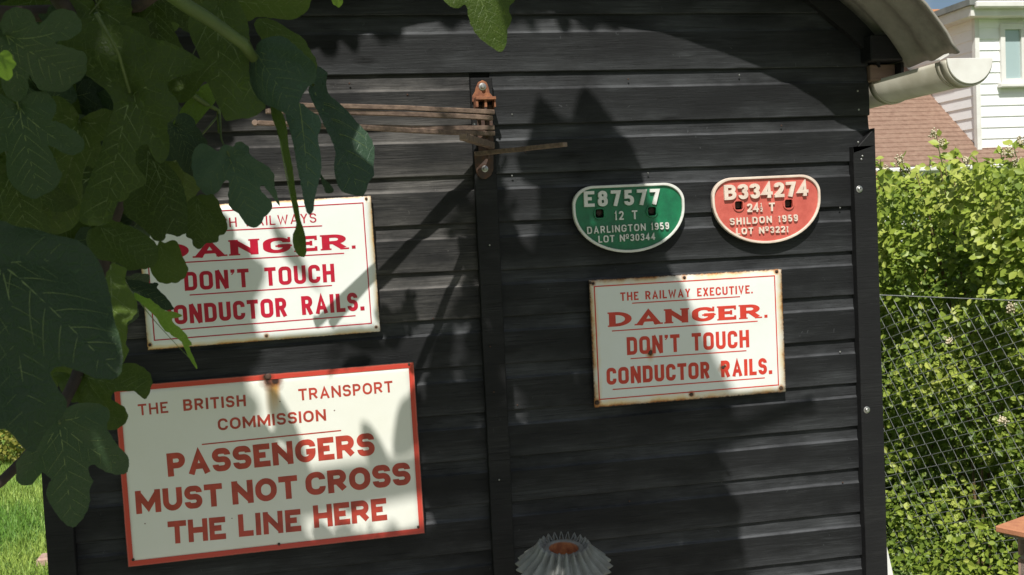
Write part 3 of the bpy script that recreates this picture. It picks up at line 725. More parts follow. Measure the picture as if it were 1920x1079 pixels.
def plate(label, name, pl, pr, ptop, pbot, ang, mat, white, texts, holes):
    L_ = at(pl[0], pl[1], 0); Rr = at(pr[0], pr[1], 0); T = at(*ptop, 0); Bt = at(*pbot, 0)
    w_ = Rr[0] - L_[0]; h_ = T[2] - Bt[2]; y = -.016
    s = thing(name, ((L_[0] + Rr[0]) / 2, y, T[2]), label, 'plate', rot=(0, -R(ang), 0))
    base = dshape(w_, h_, 0); inner = dshape(w_, h_, 0, .0062)
    mb = MB()
    # backing plate with two square holes cut by building it from a triangulation
    hs = []; inv = wmat(s).inverted()
    for px, py in holes:
        q = inv @ Vector(at(px, py, y)); hs.append((q.x, q.z))
    pts = [Vector(p) for p in dshape(w_, h_, 0, .001)]; fs = [list(range(len(pts)))[::-1]]
    hq = .0105
    k = len(pts)
    for x, z in hs: pts += [Vector((x - hq, z - hq)), Vector((x + hq, z - hq)), Vector((x + hq, z + hq)), Vector((x - hq, z + hq))]; fs.append(list(range(k, k + 4))); k += 4
    ov, oe, of, _, _, ff = delaunay_2d_cdt(pts, [], fs, 0, 1e-6)
    keep = [tuple(f) for f, q in zip(of, ff) if len(q) == 1 and 0 in q]
    n = len(ov); edges = {}
    for f in keep:
        for i in range(len(f)): edges[(f[i], f[(i + 1) % len(f)])] = 1
    side = [(a, b, b + n, a + n) for a, b in edges if (b, a) not in edges]
    mb.add([(v.x, 0, v.y) for v in ov] + [(v.x, .006, v.y) for v in ov], keep + [tuple(i + n for i in f)[::-1] for f in keep] + side)
    mb.build('casting', mat, s, world=False)
    frame_ring(base, inner, -.0052, .0062).build('raised_rim', white, s, world=False, bevel=.0012)
    for x, z in hs:
        mb = MB(); n = 20; ro = .0155; vs = []
        for i in range(n):
            a = 2 * math.pi * i / n; vs.append((x + ro * math.cos(a), z + ro * math.sin(a)))
        sq = []
        for i in range(n):
            a = 2 * math.pi * i / n; c_, s_ = math.cos(a), math.sin(a); q = .0102 / max(abs(c_), abs(s_)); sq.append((x + q * c_, z + q * s_))
        frame_ring(vs, sq, -.0032, .0005).build('boss', mat, s, world=False, bevel=.0006)
        mb = MB(); mb.lathe([(.0085, 0), (.0085, -.005), (.004, -.006)], (x + .002, .013, z + .002), 'y', 6); mb.build('bolt', 'screwhole', s, world=False)
    for tx, p0, p1, ph, tt, rr_, gp, spc, wf, dp in texts:
        lettering(tx, s, p0, p1, ph, white, -.0006, dp, tt, rr_, gp, spc, wf, name='raised_lettering')
    return s
plate('green oval cast plate with white raised number E87577', 'wagon_plate', (1070.3, 392), (1278.3, 390), (1172, 347), (1172, 474), 0.2, 'plate_green', 'cast_white', [
    ('E87577', (1094.5, 388.8), (1236, 383.4), 29.3, .205, .25, .20, .4, .92, .006),
    ('12 T', (1152.4, 413.4), (1194.6, 411.2), 16.6, .17, .25, .24, .78, .9, .004),
    ('DARLINGTON 1959', (1100.5, 439.2), (1253.6, 430.0), 13.4, .17, .25, .26, .62, .92, .004),
    ('LOT Nº30344', (1121.5, 455.6), (1227.6, 450.0), 13, .17, .25, .22, .62, .92, .004)], ((1124, 400.7), (1222, 396.7)))
plate('faded red oval cast plate with raised number B334274', 'wagon_plate', (1329.8, 378), (1531.4, 374), (1433, 331.5), (1433, 457), 0.3, 'plate_red', 'cast_cream', [
    ('B334274', (1357, 375.8), (1514, 367.4), 28.2, .21, .25, .12, .4, .9, .006),
    ('24½ T', (1400.5, 398.3), (1451.9, 396.1), 16, .19, .25, .14, .55, .9, .004),
    ('SHILDON 1959', (1368, 422.6), (1494.8, 415), 13, .19, .25, .26, .72, .92, .004),
    ('LOT Nº3221', (1379.4, 440.6), (1477.6, 435.8), 12.4, .19, .25, .24, .62, .92, .004)], ((1384.8, 385.8), (1478.2, 382.6)))

# ------------------------------------------------------------------ airer with swinging arms on rusty bracket
air = thing('swing_arm_airer', tuple(at(906, 240, -.02)), 'rusty wall bracket with long swinging wooden arms fanned left and one arm right', 'clothes airer')
def wp(px, py, y): return tuple(at(px, py, y))
# upper plate: rounded arch shape
top_ = [(904, 151), (912, 155), (916, 165), (918, 175), (923, 181), (923, 190), (885, 192), (885, 181), (890, 173), (892, 165), (896, 155)]
pl = [(at(a, b, -.02)[0], at(a, b, -.02)[2]) for a, b in top_]
mb = MB(); mb.prism(pl[::-1], 'y', -.0235, -.0175); tag(mb.build('bracket', 'rust', air, bevel=.001), 'orange rusty top lug')
mb = MB(); A_ = at(885, 190, 0); B2 = at(923, 206, 0)
mb.box((A_[0], -.055, A_[2] - .004), (B2[0], -.0175, A_[2] + .003)); mb.box((A_[0], -.052, B2[2]), (A_[0] + .006, -.0177, A_[2] - .004)); mb.box((B2[0] - .004, -.05, B2[2]), (B2[0], -.0177, A_[2] - .004))
mb.box(((A_[0] + B2[0]) / 2 - .003, -.05, B2[2]), ((A_[0] + B2[0]) / 2 + .003, -.0178, A_[2] - .004)); mb.build('bracket', 'rust', air, bevel=.0008)
low = [(889, 292), (925, 290), (925, 318), (920, 330), (911, 336), (903, 336), (895, 329), (891, 316)]
pl = [(at(a, b, -.02)[0], at(a, b, -.02)[2]) for a, b in low]
mb = MB(); mb.prism(pl[::-1], 'y', -.0235, -.0175); tag(mb.build('bracket', 'darkrust', air, bevel=.001), 'dark rusty bottom lug')
mb = MB(); a = at(906, 205, -.045); b = at(906, 295, -.045); mb.tube([(a[0] + .006, a[1], a[2] + .01), (a[0] + .006, b[1], b[2] - .004)], .004, 10); mb.build('pivot_rod', 'darkrust', air)
a = at(889, 200, 0); b = at(925, 292, 0)
mb = MB(); mb.box((a[0] + .002, -.0225, b[2]), (b[0] - .002, -.0176, a[2])); mb.build('back_strap', 'darkrust', air)
def bolt(px, py, r):
    c = at(px, py, -.0235); mb = MB(); mb.lathe([(r, 0), (r, -.0015), (r * .66, -.0022)], c, 'y', 20); mb.lathe([(r * .6, -.002), (r * .6, -.007), (r * .5, -.0085), (r * .3, -.0088)], c, 'y', 8); return mb.build('bolt', 'steel', air)
bolt(904.5, 163, .0088); bolt(909, 317, .0078)
def arm(pa, ya, pb, yb, h, w_=.012, sag=0., label=None, curl=False):
    a = at(pa[0], pa[1], ya); b = at(pb[0], pb[1], yb); n = 12; mb = MB(); vs = []
    for i in range(n + 1):
        t = i / n; p = a * (1 - t) + b * t; p = p + np.array((0, 0, sag * 4 * t * (1 - t))); e = .0009 * mnoise.noise(Vector((t * 5, pa[1], 0)))
        dirn = (b - a) / np.linalg.norm(b - a); q = np.array((-dirn[1], dirn[0], 0)); q /= np.linalg.norm(q); hh2 = h * (1 - .12 * t)
        for sx, sz in ((-1, -1), (1, -1), (1, 1), (-1, 1)): vs.append(p + q * sx * w_ / 2 + np.array((0, 0, sz * hh2 / 2 + e)))
    fs = [(i * 4 + j, i * 4 + (j + 1) % 4, i * 4 + 4 + (j + 1) % 4, i * 4 + 4 + j) for i in range(n) for j in range(4)] + [(0, 3, 2, 1), tuple(n * 4 + j for j in range(4))]
    mb.add(vs, fs); o = mb.build('arm', 'armwood', air, bevel=.0012)
    if curl:
        m2 = MB(); c = b; m2.lathe([(h * .58, -.007), (h * .58, .007)], (c[0] - .004, c[1], c[2]), 'y', 14); m2.build('arm_knob', 'armwood', air, bevel=.001)
    if label: tag(o, label)
    return o
arm((925, 211), -.048, (560, 198), -.31, .0108, sag=.002)
arm((922, 222), -.052, (500, 209), -.34, .0108, sag=.003)
arm((925, 240), -.046, (482, 231), -.32, .0105, sag=-.004, curl=True)
arm((925, 251), -.05, (660, 238), -.40, .0105, sag=-.002)
arm((922, 273), -.05, (868, 257), -.50, .015, .014, label='short looking arm pointing towards the camera')
arm((893, 289), -.05, (1060, 271), -.36, .0105, label='single arm swung out to the right')
for px, py in ((888, 219), (888, 234), (888, 250)): 
    c = at(px, py, -.05); mb = MB(); mb.lathe([(.0022, -.012), (.0022, .004)], c, 'y', 8); mb.build('pin', 'steel', air)

# ------------------------------------------------------------------ fluted metal shade at the bottom
zb = NB('dull galvanised metal'); zv = zb.coord(); z1 = zb.noise(zv, 25, 5)
zb.set(Base_Color=zb.mix(zb.rng(z1, .35, .7), (.25, .26, .24), (.15, .15, .135)), Roughness=.6, Metallic=0.)
M['galv'] = zb.m
fc = at(1057, 1030, -.25); ppm = FPX / pix(fc)[2]
rt_ = 42 / ppm; rb_ = 86 / ppm
cwl = thing('fluted_cowl', (fc[0], fc[1], fc[2]), 'grey fluted metal cone with a rusty hole in its top, below the right danger sign', 'metal cowl', rot=(R(9), 0, 0))
K = 22; n = K * 8; vs = []; rows = 12
for j in range(rows + 1):
    t = j / rows
    for i in range(n):
        a = 2 * math.pi * i / n; wv = .5 + .5 * math.cos(K * a); wv = wv ** .8
        r_ = rt_ + (rb_ - rt_) * t ** 1.05 + (.012 + .004 * t) * (wv - .5)
        z = .006 - .046 * t + (.012 * (wv - .3) * max(0, 1 - t * 4)) + .006 * (wv - .5)
        vs.append((r_ * math.cos(a), r_ * math.sin(a), z))
mb = MB(); mb.add(vs, [(j * n + i, j * n + (i + 1) % n, (j + 1) * n + (i + 1) % n, (j + 1) * n + i) for j in range(rows) for i in range(n)])
o = mb.build('fluted_skirt', 'galv', cwl, world=False, smooth=True)
sm = o.modifiers.new('thick', 'SOLIDIFY'); sm.thickness = .0015
mb = MB(); vs = []; n = 44
for rr_, zz in ((rt_ + .004, -.002), (rt_ - .006, .003), (rt_ * .68, .0035), (rt_ * .66, .0005)):
    vs += [(rr_ * math.cos(2 * math.pi * i / n), rr_ * math.sin(2 * math.pi * i / n), zz) for i in range(n)]
mb.add(vs, [(j * n + i, j * n + (i + 1) % n, (j + 1) * n + (i + 1) % n, (j + 1) * n + i) for j in range(3) for i in range(n)]); mb.build('top_ring', 'galv', cwl, world=False, smooth=True)
M['rustbright'] = simple('bright rust inside', (.50, .20, .075), (.26, .08, .035), 60, .85, bump=.001)
mb = MB(); mb.lathe([(rt_ * .665, .002), (rt_ * .64, -.03), (rt_ * .2, -.034)], (0, 0, 0), 'z', 36); o = mb.build('rusty_neck', 'rustbright', cwl, world=False, smooth=False)
import bmesh as _bm
b_ = _bm.new(); b_.from_mesh(o.data); b_.faces.ensure_lookup_table()
big = [f for f in b_.faces if len(f.verts) > 10 and f.calc_center_median().z > 0]; _bm.ops.delete(b_, geom=big, context='FACES_ONLY'); b_.to_mesh(o.data); b_.free()
mb = MB(); mb.tube([(0, 0, -.04), (0, 0, -(fc[2]))], [.03, .035], 14); mb.build('standpipe', 'darkrust', cwl, world=False)

# ------------------------------------------------------------------ white board leaning beside the shed, pier
M['whitepaint'] = simple('white painted timber', (.66, .66, .62), (.5, .5, .46), 12, .6)
a = at(1653, 985, .25); b = at(1671, 1079, .22)
d = (b - a) / (b[2] - a[2]); foot = a + d * (0 - a[2])
pb = thing('white_plank', tuple(foot), 'narrow white board leaning against the right side of the black shed', 'plank')
mb = MB(); n_ = np.array((1, 0, 0)); a2 = a + np.array((-.03, 0, .03)); 
vs = [a + np.array((-.012, 0, .01)), a + np.array((.001, 0, 0)), foot + np.array((.03, 0, 0)), foot + np.array((-.02, 0, 0))]
vs = [tuple(v) for v in vs] + [tuple(v + np.array((0, .02, 0))) for v in vs]
mb.add(vs, [(0, 1, 2, 3), (7, 6, 5, 4), (0, 4, 5, 1), (1, 5, 6, 2), (2, 6, 7, 3), (3, 7, 4, 0)]); mb.build('plank_face', 'whitepaint', pb)
# pier with terracotta cap
M['terracotta'] = simple('terracotta cap', (.50, .22, .11), (.40, .16, .085), 30, .8, bump=.0015)
M['pierbrick'] = simple('pinkish brick', (.46, .31, .25), (.36, .23, .18), 40, .85, bump=.0015)
M['mortar'] = simple('grey mortar', (.34, .31, .27), (.26, .24, .21), 60, .9)
pa = at(1865, 986, .6); pt = at(1920, 967, 1.0)
rotz = math.atan2(.22, .42)
ra = R(24); hx_, hy_ = .21, .18
pc_ = (pa[0] + hx_ * math.cos(ra) + hy_ * math.sin(ra), pa[1] + hx_ * math.sin(ra) - hy_ * math.cos(ra))
pier = thing('garden_pier', (pc_[0], pc_[1], 0), 'low pinkish brick pier with flat orange terracotta cap at the bottom right corner', 'pier', rot=(0, 0, ra))
ztop = pa[2]
mb = MB(); mb.box((-.21, -.18, ztop - .022), (.21, .18, ztop)); mb.build('cap_slab', 'terracotta', pier, world=False, bevel=.004)
mb = MB(); mb.box((-.19, -.16, ztop - .034), (.19, .16, ztop - .0225)); mb.build('cap_bed', 'mortar', pier, world=False)
mb = MB(); mb.box((-.155, -.125, 0), (.155, .125, ztop - .035)); mb.build('mortar_core', 'mortar', pier, world=False)
bm0 = MB(); bm0.box((-.074, -.048, 0), (.074, .048, .062)); bmesh0 = bm0.mesh('brick'); bmesh0.materials.append(M['pierbrick'])
z = ztop - .036 - .062; row = 0
while z > 0:
    for sx in (-1, 1):
        o = link('brick', bmesh0, pier); o.location = (sx * .081, -.085, z); o = link('brick', bmesh0, pier); o.location = (sx * .081, .085, z)
    for sx in (-1, 1):
        o = link('brick', bmesh0, pier); o.location = (sx * .110, 0, z); o.rotation_euler = (0, 0, R(90)); o.scale = (.5, 1., 1)
    z -= .073; row += 1

# ------------------------------------------------------------------ house beyond the hedge
HY = 12.0
wb = NB('white weatherboard'); wv_ = wb.world(); wn = wb.noise(wv_, 3, 5); wn2 = wb.noise(wb.world((1, 1, 6)), 5, 5)
wb.set(Base_Color=wb.mix(wb.rng(wn2, .62, .72, 0, .5), wb.mix(wn, (.88, .88, .87), (.83, .83, .82)), (.66, .66, .64)), Roughness=.5)
M['white_clad'] = wb.m
M['fascia'] = simple('white fascia', (.74, .73, .70), (.64, .62, .57), 3, .6)
M['lead'] = simple('grey flat roof edge', (.22, .23, .22), (.14, .15, .14), 4, .8)
rb = NB('brown roof tile'); rv = rb.world(); rn = rb.noise(rv, 1.2, 5); rn2 = rb.noise(rb.world((1, 1, 1)), 14, 4)
rb.set(Base_Color=rb.mix(rb.rng(rn2, .3, .7), rb.mix(rb.rng(rn, .3, .7), (.215, .125, .085), (.16, .092, .064)), (.27, .175, .125)), Roughness=.8); rb.bump(rn2, .01)
M['rooftile'] = rb.m
M['orangetile'] = simple('orange ridge tile', (.42, .18, .07), (.33, .15, .07), 6, .8)
gl_ = NB('window glass'); gl_.set(Base_Color=(.35, .45, .45), Roughness=.12); gl_.p.inputs['Specular IOR Level'].default_value = .7
M['glass'] = gl_.m
house = thing('neighbour_house', (11.5, 14, 0), 'white weatherboarded house with brown tiled roof beyond the hedge at the top right', 'house')
XC = 10.195
Zt = at(1828, 36, HY)[2]; Zb = at(1835, 279, HY)[2]
pitch = (3.694 - 2.596) / 1.346
eY = 11.70; eZ = Zb - (HY - eY) * pitch
def rz(y): return eZ + (y - eY) * pitch
ridgeY = at(1775, 22, 15.2)[1]; ridgeY = 15.35
# main roof as courses of tiles
x0r, x1r = 6.5, 15.5
cl = .118 / math.sqrt(1 + pitch ** 2); y = eY; k = 0; nt_ = 0
while y < ridgeY:
    y2 = min(y + cl * 1.25, ridgeY + .05)
    mb = MB(); th = .022
    off = (k % 2) * .05
    a0 = (rz(y) + th, rz(y2) + .004)
    mb.add([(x0r, y, rz(y)), (x1r, y, rz(y)), (x1r, y, a0[0]), (x0r, y, a0[0]), (x0r, y2, a0[1]), (x1r, y2, a0[1]), (x0r, y2, rz(y2) - .01), (x1r, y2, rz(y2) - .01)],
        [(0, 1, 2, 3), (3, 2, 5, 4), (0, 3, 4, 6), (1, 7, 5, 2), (0, 6, 7, 1), (4, 5, 7, 6)])
    mb.build('tile_course', 'rooftile', house); y += cl; k += 1
mb = MB(); mb.prism([(ridgeY - .04, rz(ridgeY) - .02), (ridgeY + .12, rz(ridgeY) + .09), (ridgeY + .3, rz(ridgeY) - .02)], 'x', x0r, x1r); mb.build('ridge', 'orangetile', house)
mb = MB(); mb.prism([(ridgeY + .1, rz(ridgeY) + .02), (19.2, eZ), (19.2, eZ - .1), (ridgeY + .1, rz(ridgeY) - .3)], 'x', x0r, x1r); mb.build('rear_slope', 'rooftile', house)
mb = MB(); mb.box((x0r + .1, eY + .28, 0), (x1r - .1, 19, eZ - .1)); mb.build('wall', 'white_clad', house)
mb = MB(); mb.box((x0r, eY - .02, eZ - .20), (x1r, eY + .02, eZ - .012)); mb.build('fascia', 'fascia', house)
mb = MB(); mb.box((x0r, eY - .10, eZ - .085), (x1r, eY - .021, eZ - .02)); mb.build('gutter', 'fascia', house, bevel=.015)
mb = MB(); mb.box((x0r, eY + .021, eZ - .21), (x1r, eY + .279, eZ - .17)); mb.build('soffit', 'fascia', house)
q0 = at(1692, 336, eY + .27); q1 = at(1712, 350, eY + .27)
mb = MB(); mb.box((q0[0], eY + .255, q1[2] - .7), (q1[0] + .6, eY + .275, q0[2])); mb.build('window_frame', 'fascia', house)
mb = MB(); mb.box((q0[0] + .06, eY + .248, q1[2] - .64), (q1[0] + .54, eY + .254, q0[2] - .06)); mb.build('pane', 'glass', house)
# dormer: front face, cheek face boarded
X2 = 14.5; core_y = HY + .03
mb = MB(); mb.box((XC + .03, core_y, rz(core_y) - .4), (X2, 16.5, Zt)); mb.build('dormer_core', 'white_clad', house)
bp = at(1850, 200, HY)[2] - at(1850, 220.7, HY)[2]
wx0, wz1 = at(1872, 47, HY)[0], at(1872, 47, HY)[2]; wx1 = wx0 + 1.15; wz0 = at(1872, 158, HY)[2]
z = Zb - .02; i = 0
while z < Zt - .02:
    zt_ = min(z + bp, Zt)
    # front boards, interrupted by the window
    spans = [(XC, X2)]
    if zt_ > wz0 and z < wz1: spans = [(XC, wx0 + .002), (wx1 - .002, X2)]
    for a_, b_2 in spans:
        mb = MB(); mb.add([(a_, HY - .016, z), (b_2, HY - .016, z), (b_2, HY, zt_), (a_, HY, zt_), (a_, core_y, z), (b_2, core_y, z), (b_2, core_y, zt_), (a_, core_y, zt_)],
            [(0, 1, 2, 3), (0, 4, 5, 1), (3, 2, 6, 7), (0, 3, 7, 4), (1, 5, 6, 2)]); mb.build('cladding_board', 'white_clad', house)
    # cheek boards start where they meet the slope
    ys = max(HY, HY); ye = min(16.4, eY + (zt_ - eZ) / pitch)
    if ye > HY + .03:
        mb = MB(); mb.add([(XC - .016, HY, z), (XC - .016, ye, z), (XC, ye, zt_), (XC, HY, zt_), (XC + .03, HY, z), (XC + .03, ye, z), (XC + .03, ye, zt_), (XC + .03, HY, zt_)],
            [(0, 3, 2, 1), (0, 1, 5, 4), (3, 7, 6, 2), (0, 4, 7, 3), (1, 2, 6, 5)]); mb.build('cladding_board', 'white_clad', house)
    z += bp; i += 1
mb = MB(); mb.box((XC - .045, HY - .045, Zb - .02), (XC + .03, HY + .03, Zt)); mb.build('corner_strip', 'fascia', house)
mb = MB(); mb.box((XC - .24, HY - .24, Zt), (X2, 16.5, Zt + .15)); mb.build('dormer_fascia', 'fascia', house)
mb = MB(); mb.box((XC - .29, HY - .29, Zt + .151), (X2, 16.5, Zt + .24)); mb.build('dormer_roof', 'lead', house)
mb = MB(); mb.box((XC - .2, HY - .34, Zt + .10), (X2, HY - .241, Zt + .20)); mb.build('gutter', 'fascia', house, bevel=.02)
win = MB()
fr_ = [(wx0, wz1), (wx1, wz1), (wx1, wz0), (wx0, wz0)]; t_ = .075
fi_ = [(wx0 + t_, wz1 - t_), (wx1 - t_, wz1 - t_), (wx1 - t_, wz0 + t_), (wx0 + t_, wz0 + t_)]
o = frame_ring(fr_, fi_, HY - .05, HY + .05).build('window', 'fascia', house, world=True)
mb = MB(); mb.box((wx0 + t_ - .002, HY - .005, wz0 + t_ - .002), (wx1 - t_ + .002, HY + .005, wz1 - t_ + .002)); g_ = mb.build('pane', 'glass', o)
mx_ = at(1912, 100, HY)[0]; mb = MB(); mb.box((mx_, HY - .045, wz0 + t_), (mx_ + .07, HY + .02, wz1 - t_)); mb.build('mullion', 'fascia', o)
mb = MB(); mb.box((wx0 - .06, HY - .12, wz0 - .06), (wx1 + .06, HY - .02, wz0 - .002)); mb.build('sill', 'fascia', o, bevel=.01)
# tiled verge of a low outbuilding
ob_a = at(1632, 310, 7.0); ob_b = at(1672, 347, 7.0)
ob = thing('outbuilding', (ob_a[0] - .8, 8.2, 0), 'low outbuilding with an orange tiled roof edge showing just behind the black shed', 'outbuilding')
dirv = ob_b - ob_a
apex = ob_a - dirv * 3.0; end = ob_b + dirv * .3
mb = MB(); 
for sgn in (1,):
    mb.add([tuple(apex), tuple(end), tuple(end + np.array((0, 0, -.13))), tuple(apex + np.array((0, 0, -.13))), tuple(apex + np.array((0, 2.4, 0))), tuple(end + np.array((0, 2.4, 0))), tuple(end + np.array((0, 2.4, -.13))), tuple(apex + np.array((0, 2.4, -.13)))],
        [(0, 1, 2, 3), (7, 6, 5, 4), (0, 4, 5, 1), (1, 5, 6, 2), (2, 6, 7, 3), (3, 7, 4, 0)])
mb.build('tiled_roof', 'orangetile', ob)
mb = MB(); mb.prism([(apex[0], 0), (end[0] - .1, 0), (end[0] - .1, end[2] - .14), (apex[0], apex[2] - .14)], 'y', 7.15, 9.3); mb.build('wall', 'fascia', ob)

# ------------------------------------------------------------------ hedge and chain-link fence
FA = np.array((2.61, 2.00, 0)); FB = np.array((2.795, 1.21, 0)); FT = (FA - FB) / np.linalg.norm(FA - FB)      # along the fence, away from the camera
FN = np.array((FT[1], -FT[0], 0))                                                                            # away from the camera side
lm = NB('bramble leaf'); la = lm.n('ShaderNodeAttribute', attribute_name='tint'); lr = lm.rand()
def leafcol(b, fac, cols):
    r_ = b.n('ShaderNodeValToRGB'); b.l(fac, r_.inputs[0]); e = r_.color_ramp.elements
    e[0].position = 0; e[0].color = cols[0] + (1,); e[1].position = 1; e[1].color = cols[-1] + (1,)
    for i, c in enumerate(cols[1:-1]): q = e.new((i + 1) / (len(cols) - 1)); q.color = c + (1,)
    return r_.outputs[0]
def foliage_shader(b, col, trans=.3, rough=.45, tcol=(.25, .42, .05), spec=.4):
    b.set(Base_Color=col, Roughness=rough); b.p.inputs['Specular IOR Level'].default_value = spec
    tr = b.n('ShaderNodeBsdfTranslucent'); b.l(b.mix(.6, col, tcol), tr.inputs[0]); ms = b.n('ShaderNodeMixShader'); ms.inputs[0].default_value = trans
    b.l(b.p.outputs[0], ms.inputs[1]); b.l(tr.outputs[0], ms.inputs[2]); b.l(ms.outputs[0], b.out.inputs[0])
HC = [(.06, .105, .016), (.15, .22, .03), (.30, .38, .05), (.46, .50, .11)]
foliage_shader(lm, leafcol(lm, la.outputs['Fac'], HC), .3)
lm2 = NB('bramble leaf single'); foliage_shader(lm2, leafcol(lm2, lm2.rand(), HC), .3)
# one leaf: pointed oval folded at the midrib
LV = np.array([(0, 0, 0), (-.30, .30, .06), (-.34, .60, .04), (0, 1.0, -.10), (.34, .60, .04), (.30, .30, .06), (0, .5, -.06)], float)
LF = [[0, 6, 1], [1, 6, 2], [2, 6, 3], [3, 6, 4], [4, 6, 5], [5, 6, 0]]
def orient(n_, nrm, rng, jitter):
    nv = nrm + rng.normal(0, jitter, (n_, 3)); nv /= np.linalg.norm(nv, axis=1)[:, None]
    a = rng.normal(0, 1, (n_, 3)); a -= nv * (a * nv).sum(1)[:, None]; a /= np.linalg.norm(a, axis=1)[:, None]
    return np.stack([np.cross(a, nv), a, nv], 2)      # columns x,y,z
def hedge_pts(n_, rng, s0, s1, front=True):
    s = rng.uniform(s0, s1, n_); z = rng.uniform(0, 1, n_)
    out = []
    for a, b in zip(s, z):
        tp = 1.79 + .10 * mnoise.noise(Vector((a * 1.9, 0, 3))) + .11 * mnoise.noise(Vector((a * 6, 1, 3)))
        zz = b * tp
        bulge = .05 + .16 * mnoise.noise(Vector((a * 3.0, zz * 3.0, 1))) + .10 * mnoise.noise(Vector((a * 9, zz * 9, 5)))
        if zz > 1.3: bulge -= .10 * (zz - 1.3) / .5
        out.append((zz, bulge, tp))
    o = np.array(out); dep = np.abs(rng.exponential(.085, n_)) - .03
    dep = np.where(rng.random(n_) < .38, rng.uniform(0, .8, n_), dep)
    topf = (o[:, 0] > o[:, 2] - .25) & (rng.random(n_) < .6)
    dep = np.where(topf, rng.uniform(0, .8, n_), dep)
    zz = np.where(topf, o[:, 2] - .03 - np.abs(rng.exponential(.05, n_)), o[:, 0])
    wv = np.maximum(o[:, 1], -.01) + np.maximum(dep, 0)
    P = FB[None] + FT[None] * s[:, None] + FN[None] * (wv + .06 - .5 * np.clip(.42 - zz, 0, .4))[:, None]; P[:, 2] = zz
    return P, dep
hedge = thing('bramble_hedge', tuple(FB + FT * .8 + FN * .3), 'dense sunlit bramble hedge with small bright leaves behind the wire fence', 'hedge')
HM = wmat(hedge).inverted(); HL = np.array(hedge.location)
rng = np.random.default_rng(11)
P, dep = hedge_pts(92000, rng, -1.3, 3.4)
nr = np.tile(-FN * .75 + np.array((0, -.15, .75)), (len(P), 1))
Mx = orient(len(P), nr, rng, .55)
def leafset(P, Mx, size, tint, name, parent, mat, origin):
    V = np.einsum('nij,kj->nki', Mx, LV) * size[:, None, None] + (P - origin)[:, None, :]
    return scatter_mesh(name, V, LF, tint, mat, parent)
clump = np.array([mnoise.noise(Vector((p[0] * 4, p[1] * 4, p[2] * 4))) for p in P])
size = rng.uniform(.016, .042, len(P)) * (1 + .5 * np.clip(clump, 0, 1)) * (.8 + .3 * np.clip((P[:, 2] - .9) / .5, 0, 1))
upf = np.clip((P[:, 2] - 1.0) / .8, 0, 1)
tint = np.clip(.52 + .5 * clump + .16 * upf + rng.normal(0, .14, len(P)), 0, 1)
tag(leafset(P, Mx, size, tint, 'leaves', hedge, lm.m, HL), kind='stuff')
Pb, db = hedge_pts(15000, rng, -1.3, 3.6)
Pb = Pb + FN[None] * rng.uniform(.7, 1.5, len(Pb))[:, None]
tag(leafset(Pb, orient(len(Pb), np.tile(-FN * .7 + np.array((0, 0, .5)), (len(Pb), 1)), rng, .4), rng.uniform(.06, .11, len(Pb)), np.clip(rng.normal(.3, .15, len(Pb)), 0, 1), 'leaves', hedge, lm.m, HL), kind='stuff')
# 300 nearest, larger leaves as single parts
me1 = bpy.data.meshes.new('leaf'); me1.from_pydata([tuple(v) for v in LV], [], LF); me1.materials.append(lm2.m)
P, dep = hedge_pts(2600, rng, -.6, 1.9); cnt = 0
for i in range(len(P)):
    q = P[i] - FN * .05; u, v, _ = pix(q)
    if not (1650 < u < 1925 and 300 < v < 1079) or dep[i] > .04 or cnt >= 285: continue
    Mo = orient(1, np.array([-FN * .8 + np.array((-.1, -.3, .6))]), rng, .5)[0]; sz = rng.uniform(.026, .046)
    o = link('leaf', me1, hedge); o.matrix_basis = Matrix.Translation(Vector(q - HL)) @ Matrix(Mo.tolist()).to_4x4() @ Matrix.Diagonal((sz, sz, sz, 1)); cnt += 1
# stems and sprigs
M['stem'] = simple('bramble stem', (.16, .10, .05), (.09, .07, .03), 20, .7)
M['greenstem'] = simple('green stem', (.10, .14, .03), (.07, .10, .024), 20, .6)
for i in range(26):
    s = rng.uniform(-.6, 2.4); p = FB + FT * s + FN * rng.uniform(.05, .3); pts = []
    a = rng.uniform(-.4, .4)
    for t in np.linspace(0, 1, 7): pts.append(p + FT * a * t + FN * (.1 * math.sin(t * 3)) + np.array((0, 0, 1.85 * t * rng.uniform(.97, 1.0))))
    mb = MB(); mb.tube(pts, [.006] * 5 + [.004, .002], 5); mb.build('stem', 'stem', hedge)
def sprig(px, py0, py1, Y, lean=0.):
    Y = (Y + 2.5) * .8 - 2.5
    b0 = at(px - lean, py0, Y); t0 = at(px, py1, Y); mb = MB(); pts = [b0 * (1 - t) + t0 * t + np.array((.01 * math.sin(t * 5), 0, 0)) for t in np.linspace(0, 1, 6)]; mb.tube(pts, [.004, .0035, .003, .0025, .002, .001], 5); mb.build('stem', 'greenstem', hedge)
    L_ = np.linalg.norm(t0 - b0); k = int(L_ / .022)
    Pn = np.array([b0 + (t0 - b0) * (i + .6) / k + rng.normal(0, .012, 3) for i in range(k) for _ in range(2)])
    Mo = orient(len(Pn), np.tile(np.array((-.1, -.6, .7)), (len(Pn), 1)), rng, .5)
    leafset(Pn, Mo, rng.uniform(.03, .06, len(Pn)), np.clip(rng.normal(.75, .15, len(Pn)), 0, 1), 'sprig_leaves', hedge, lm.m, HL)['kind'] = 'stuff'
for a in ((1760, 345, 255, 3.0, -6), (1795, 350, 275, 3.1, 4), (1690, 350, 300, 3.2, 3), (1905, 330, 270, 2.7, 0), (1660, 360, 325, 3.2, 0), (1850, 340, 300, 2.9, 5), (1880, 335, 285, 2.8, -3), (1730, 350, 320, 3.1, 0)) + tuple((float(rng.uniform(1640, 1930)), 360, float(rng.uniform(290, 335)), float(rng.uniform(2.7, 3.3)), float(rng.uniform(-10, 10))) for _ in range(14)): sprig(*a)
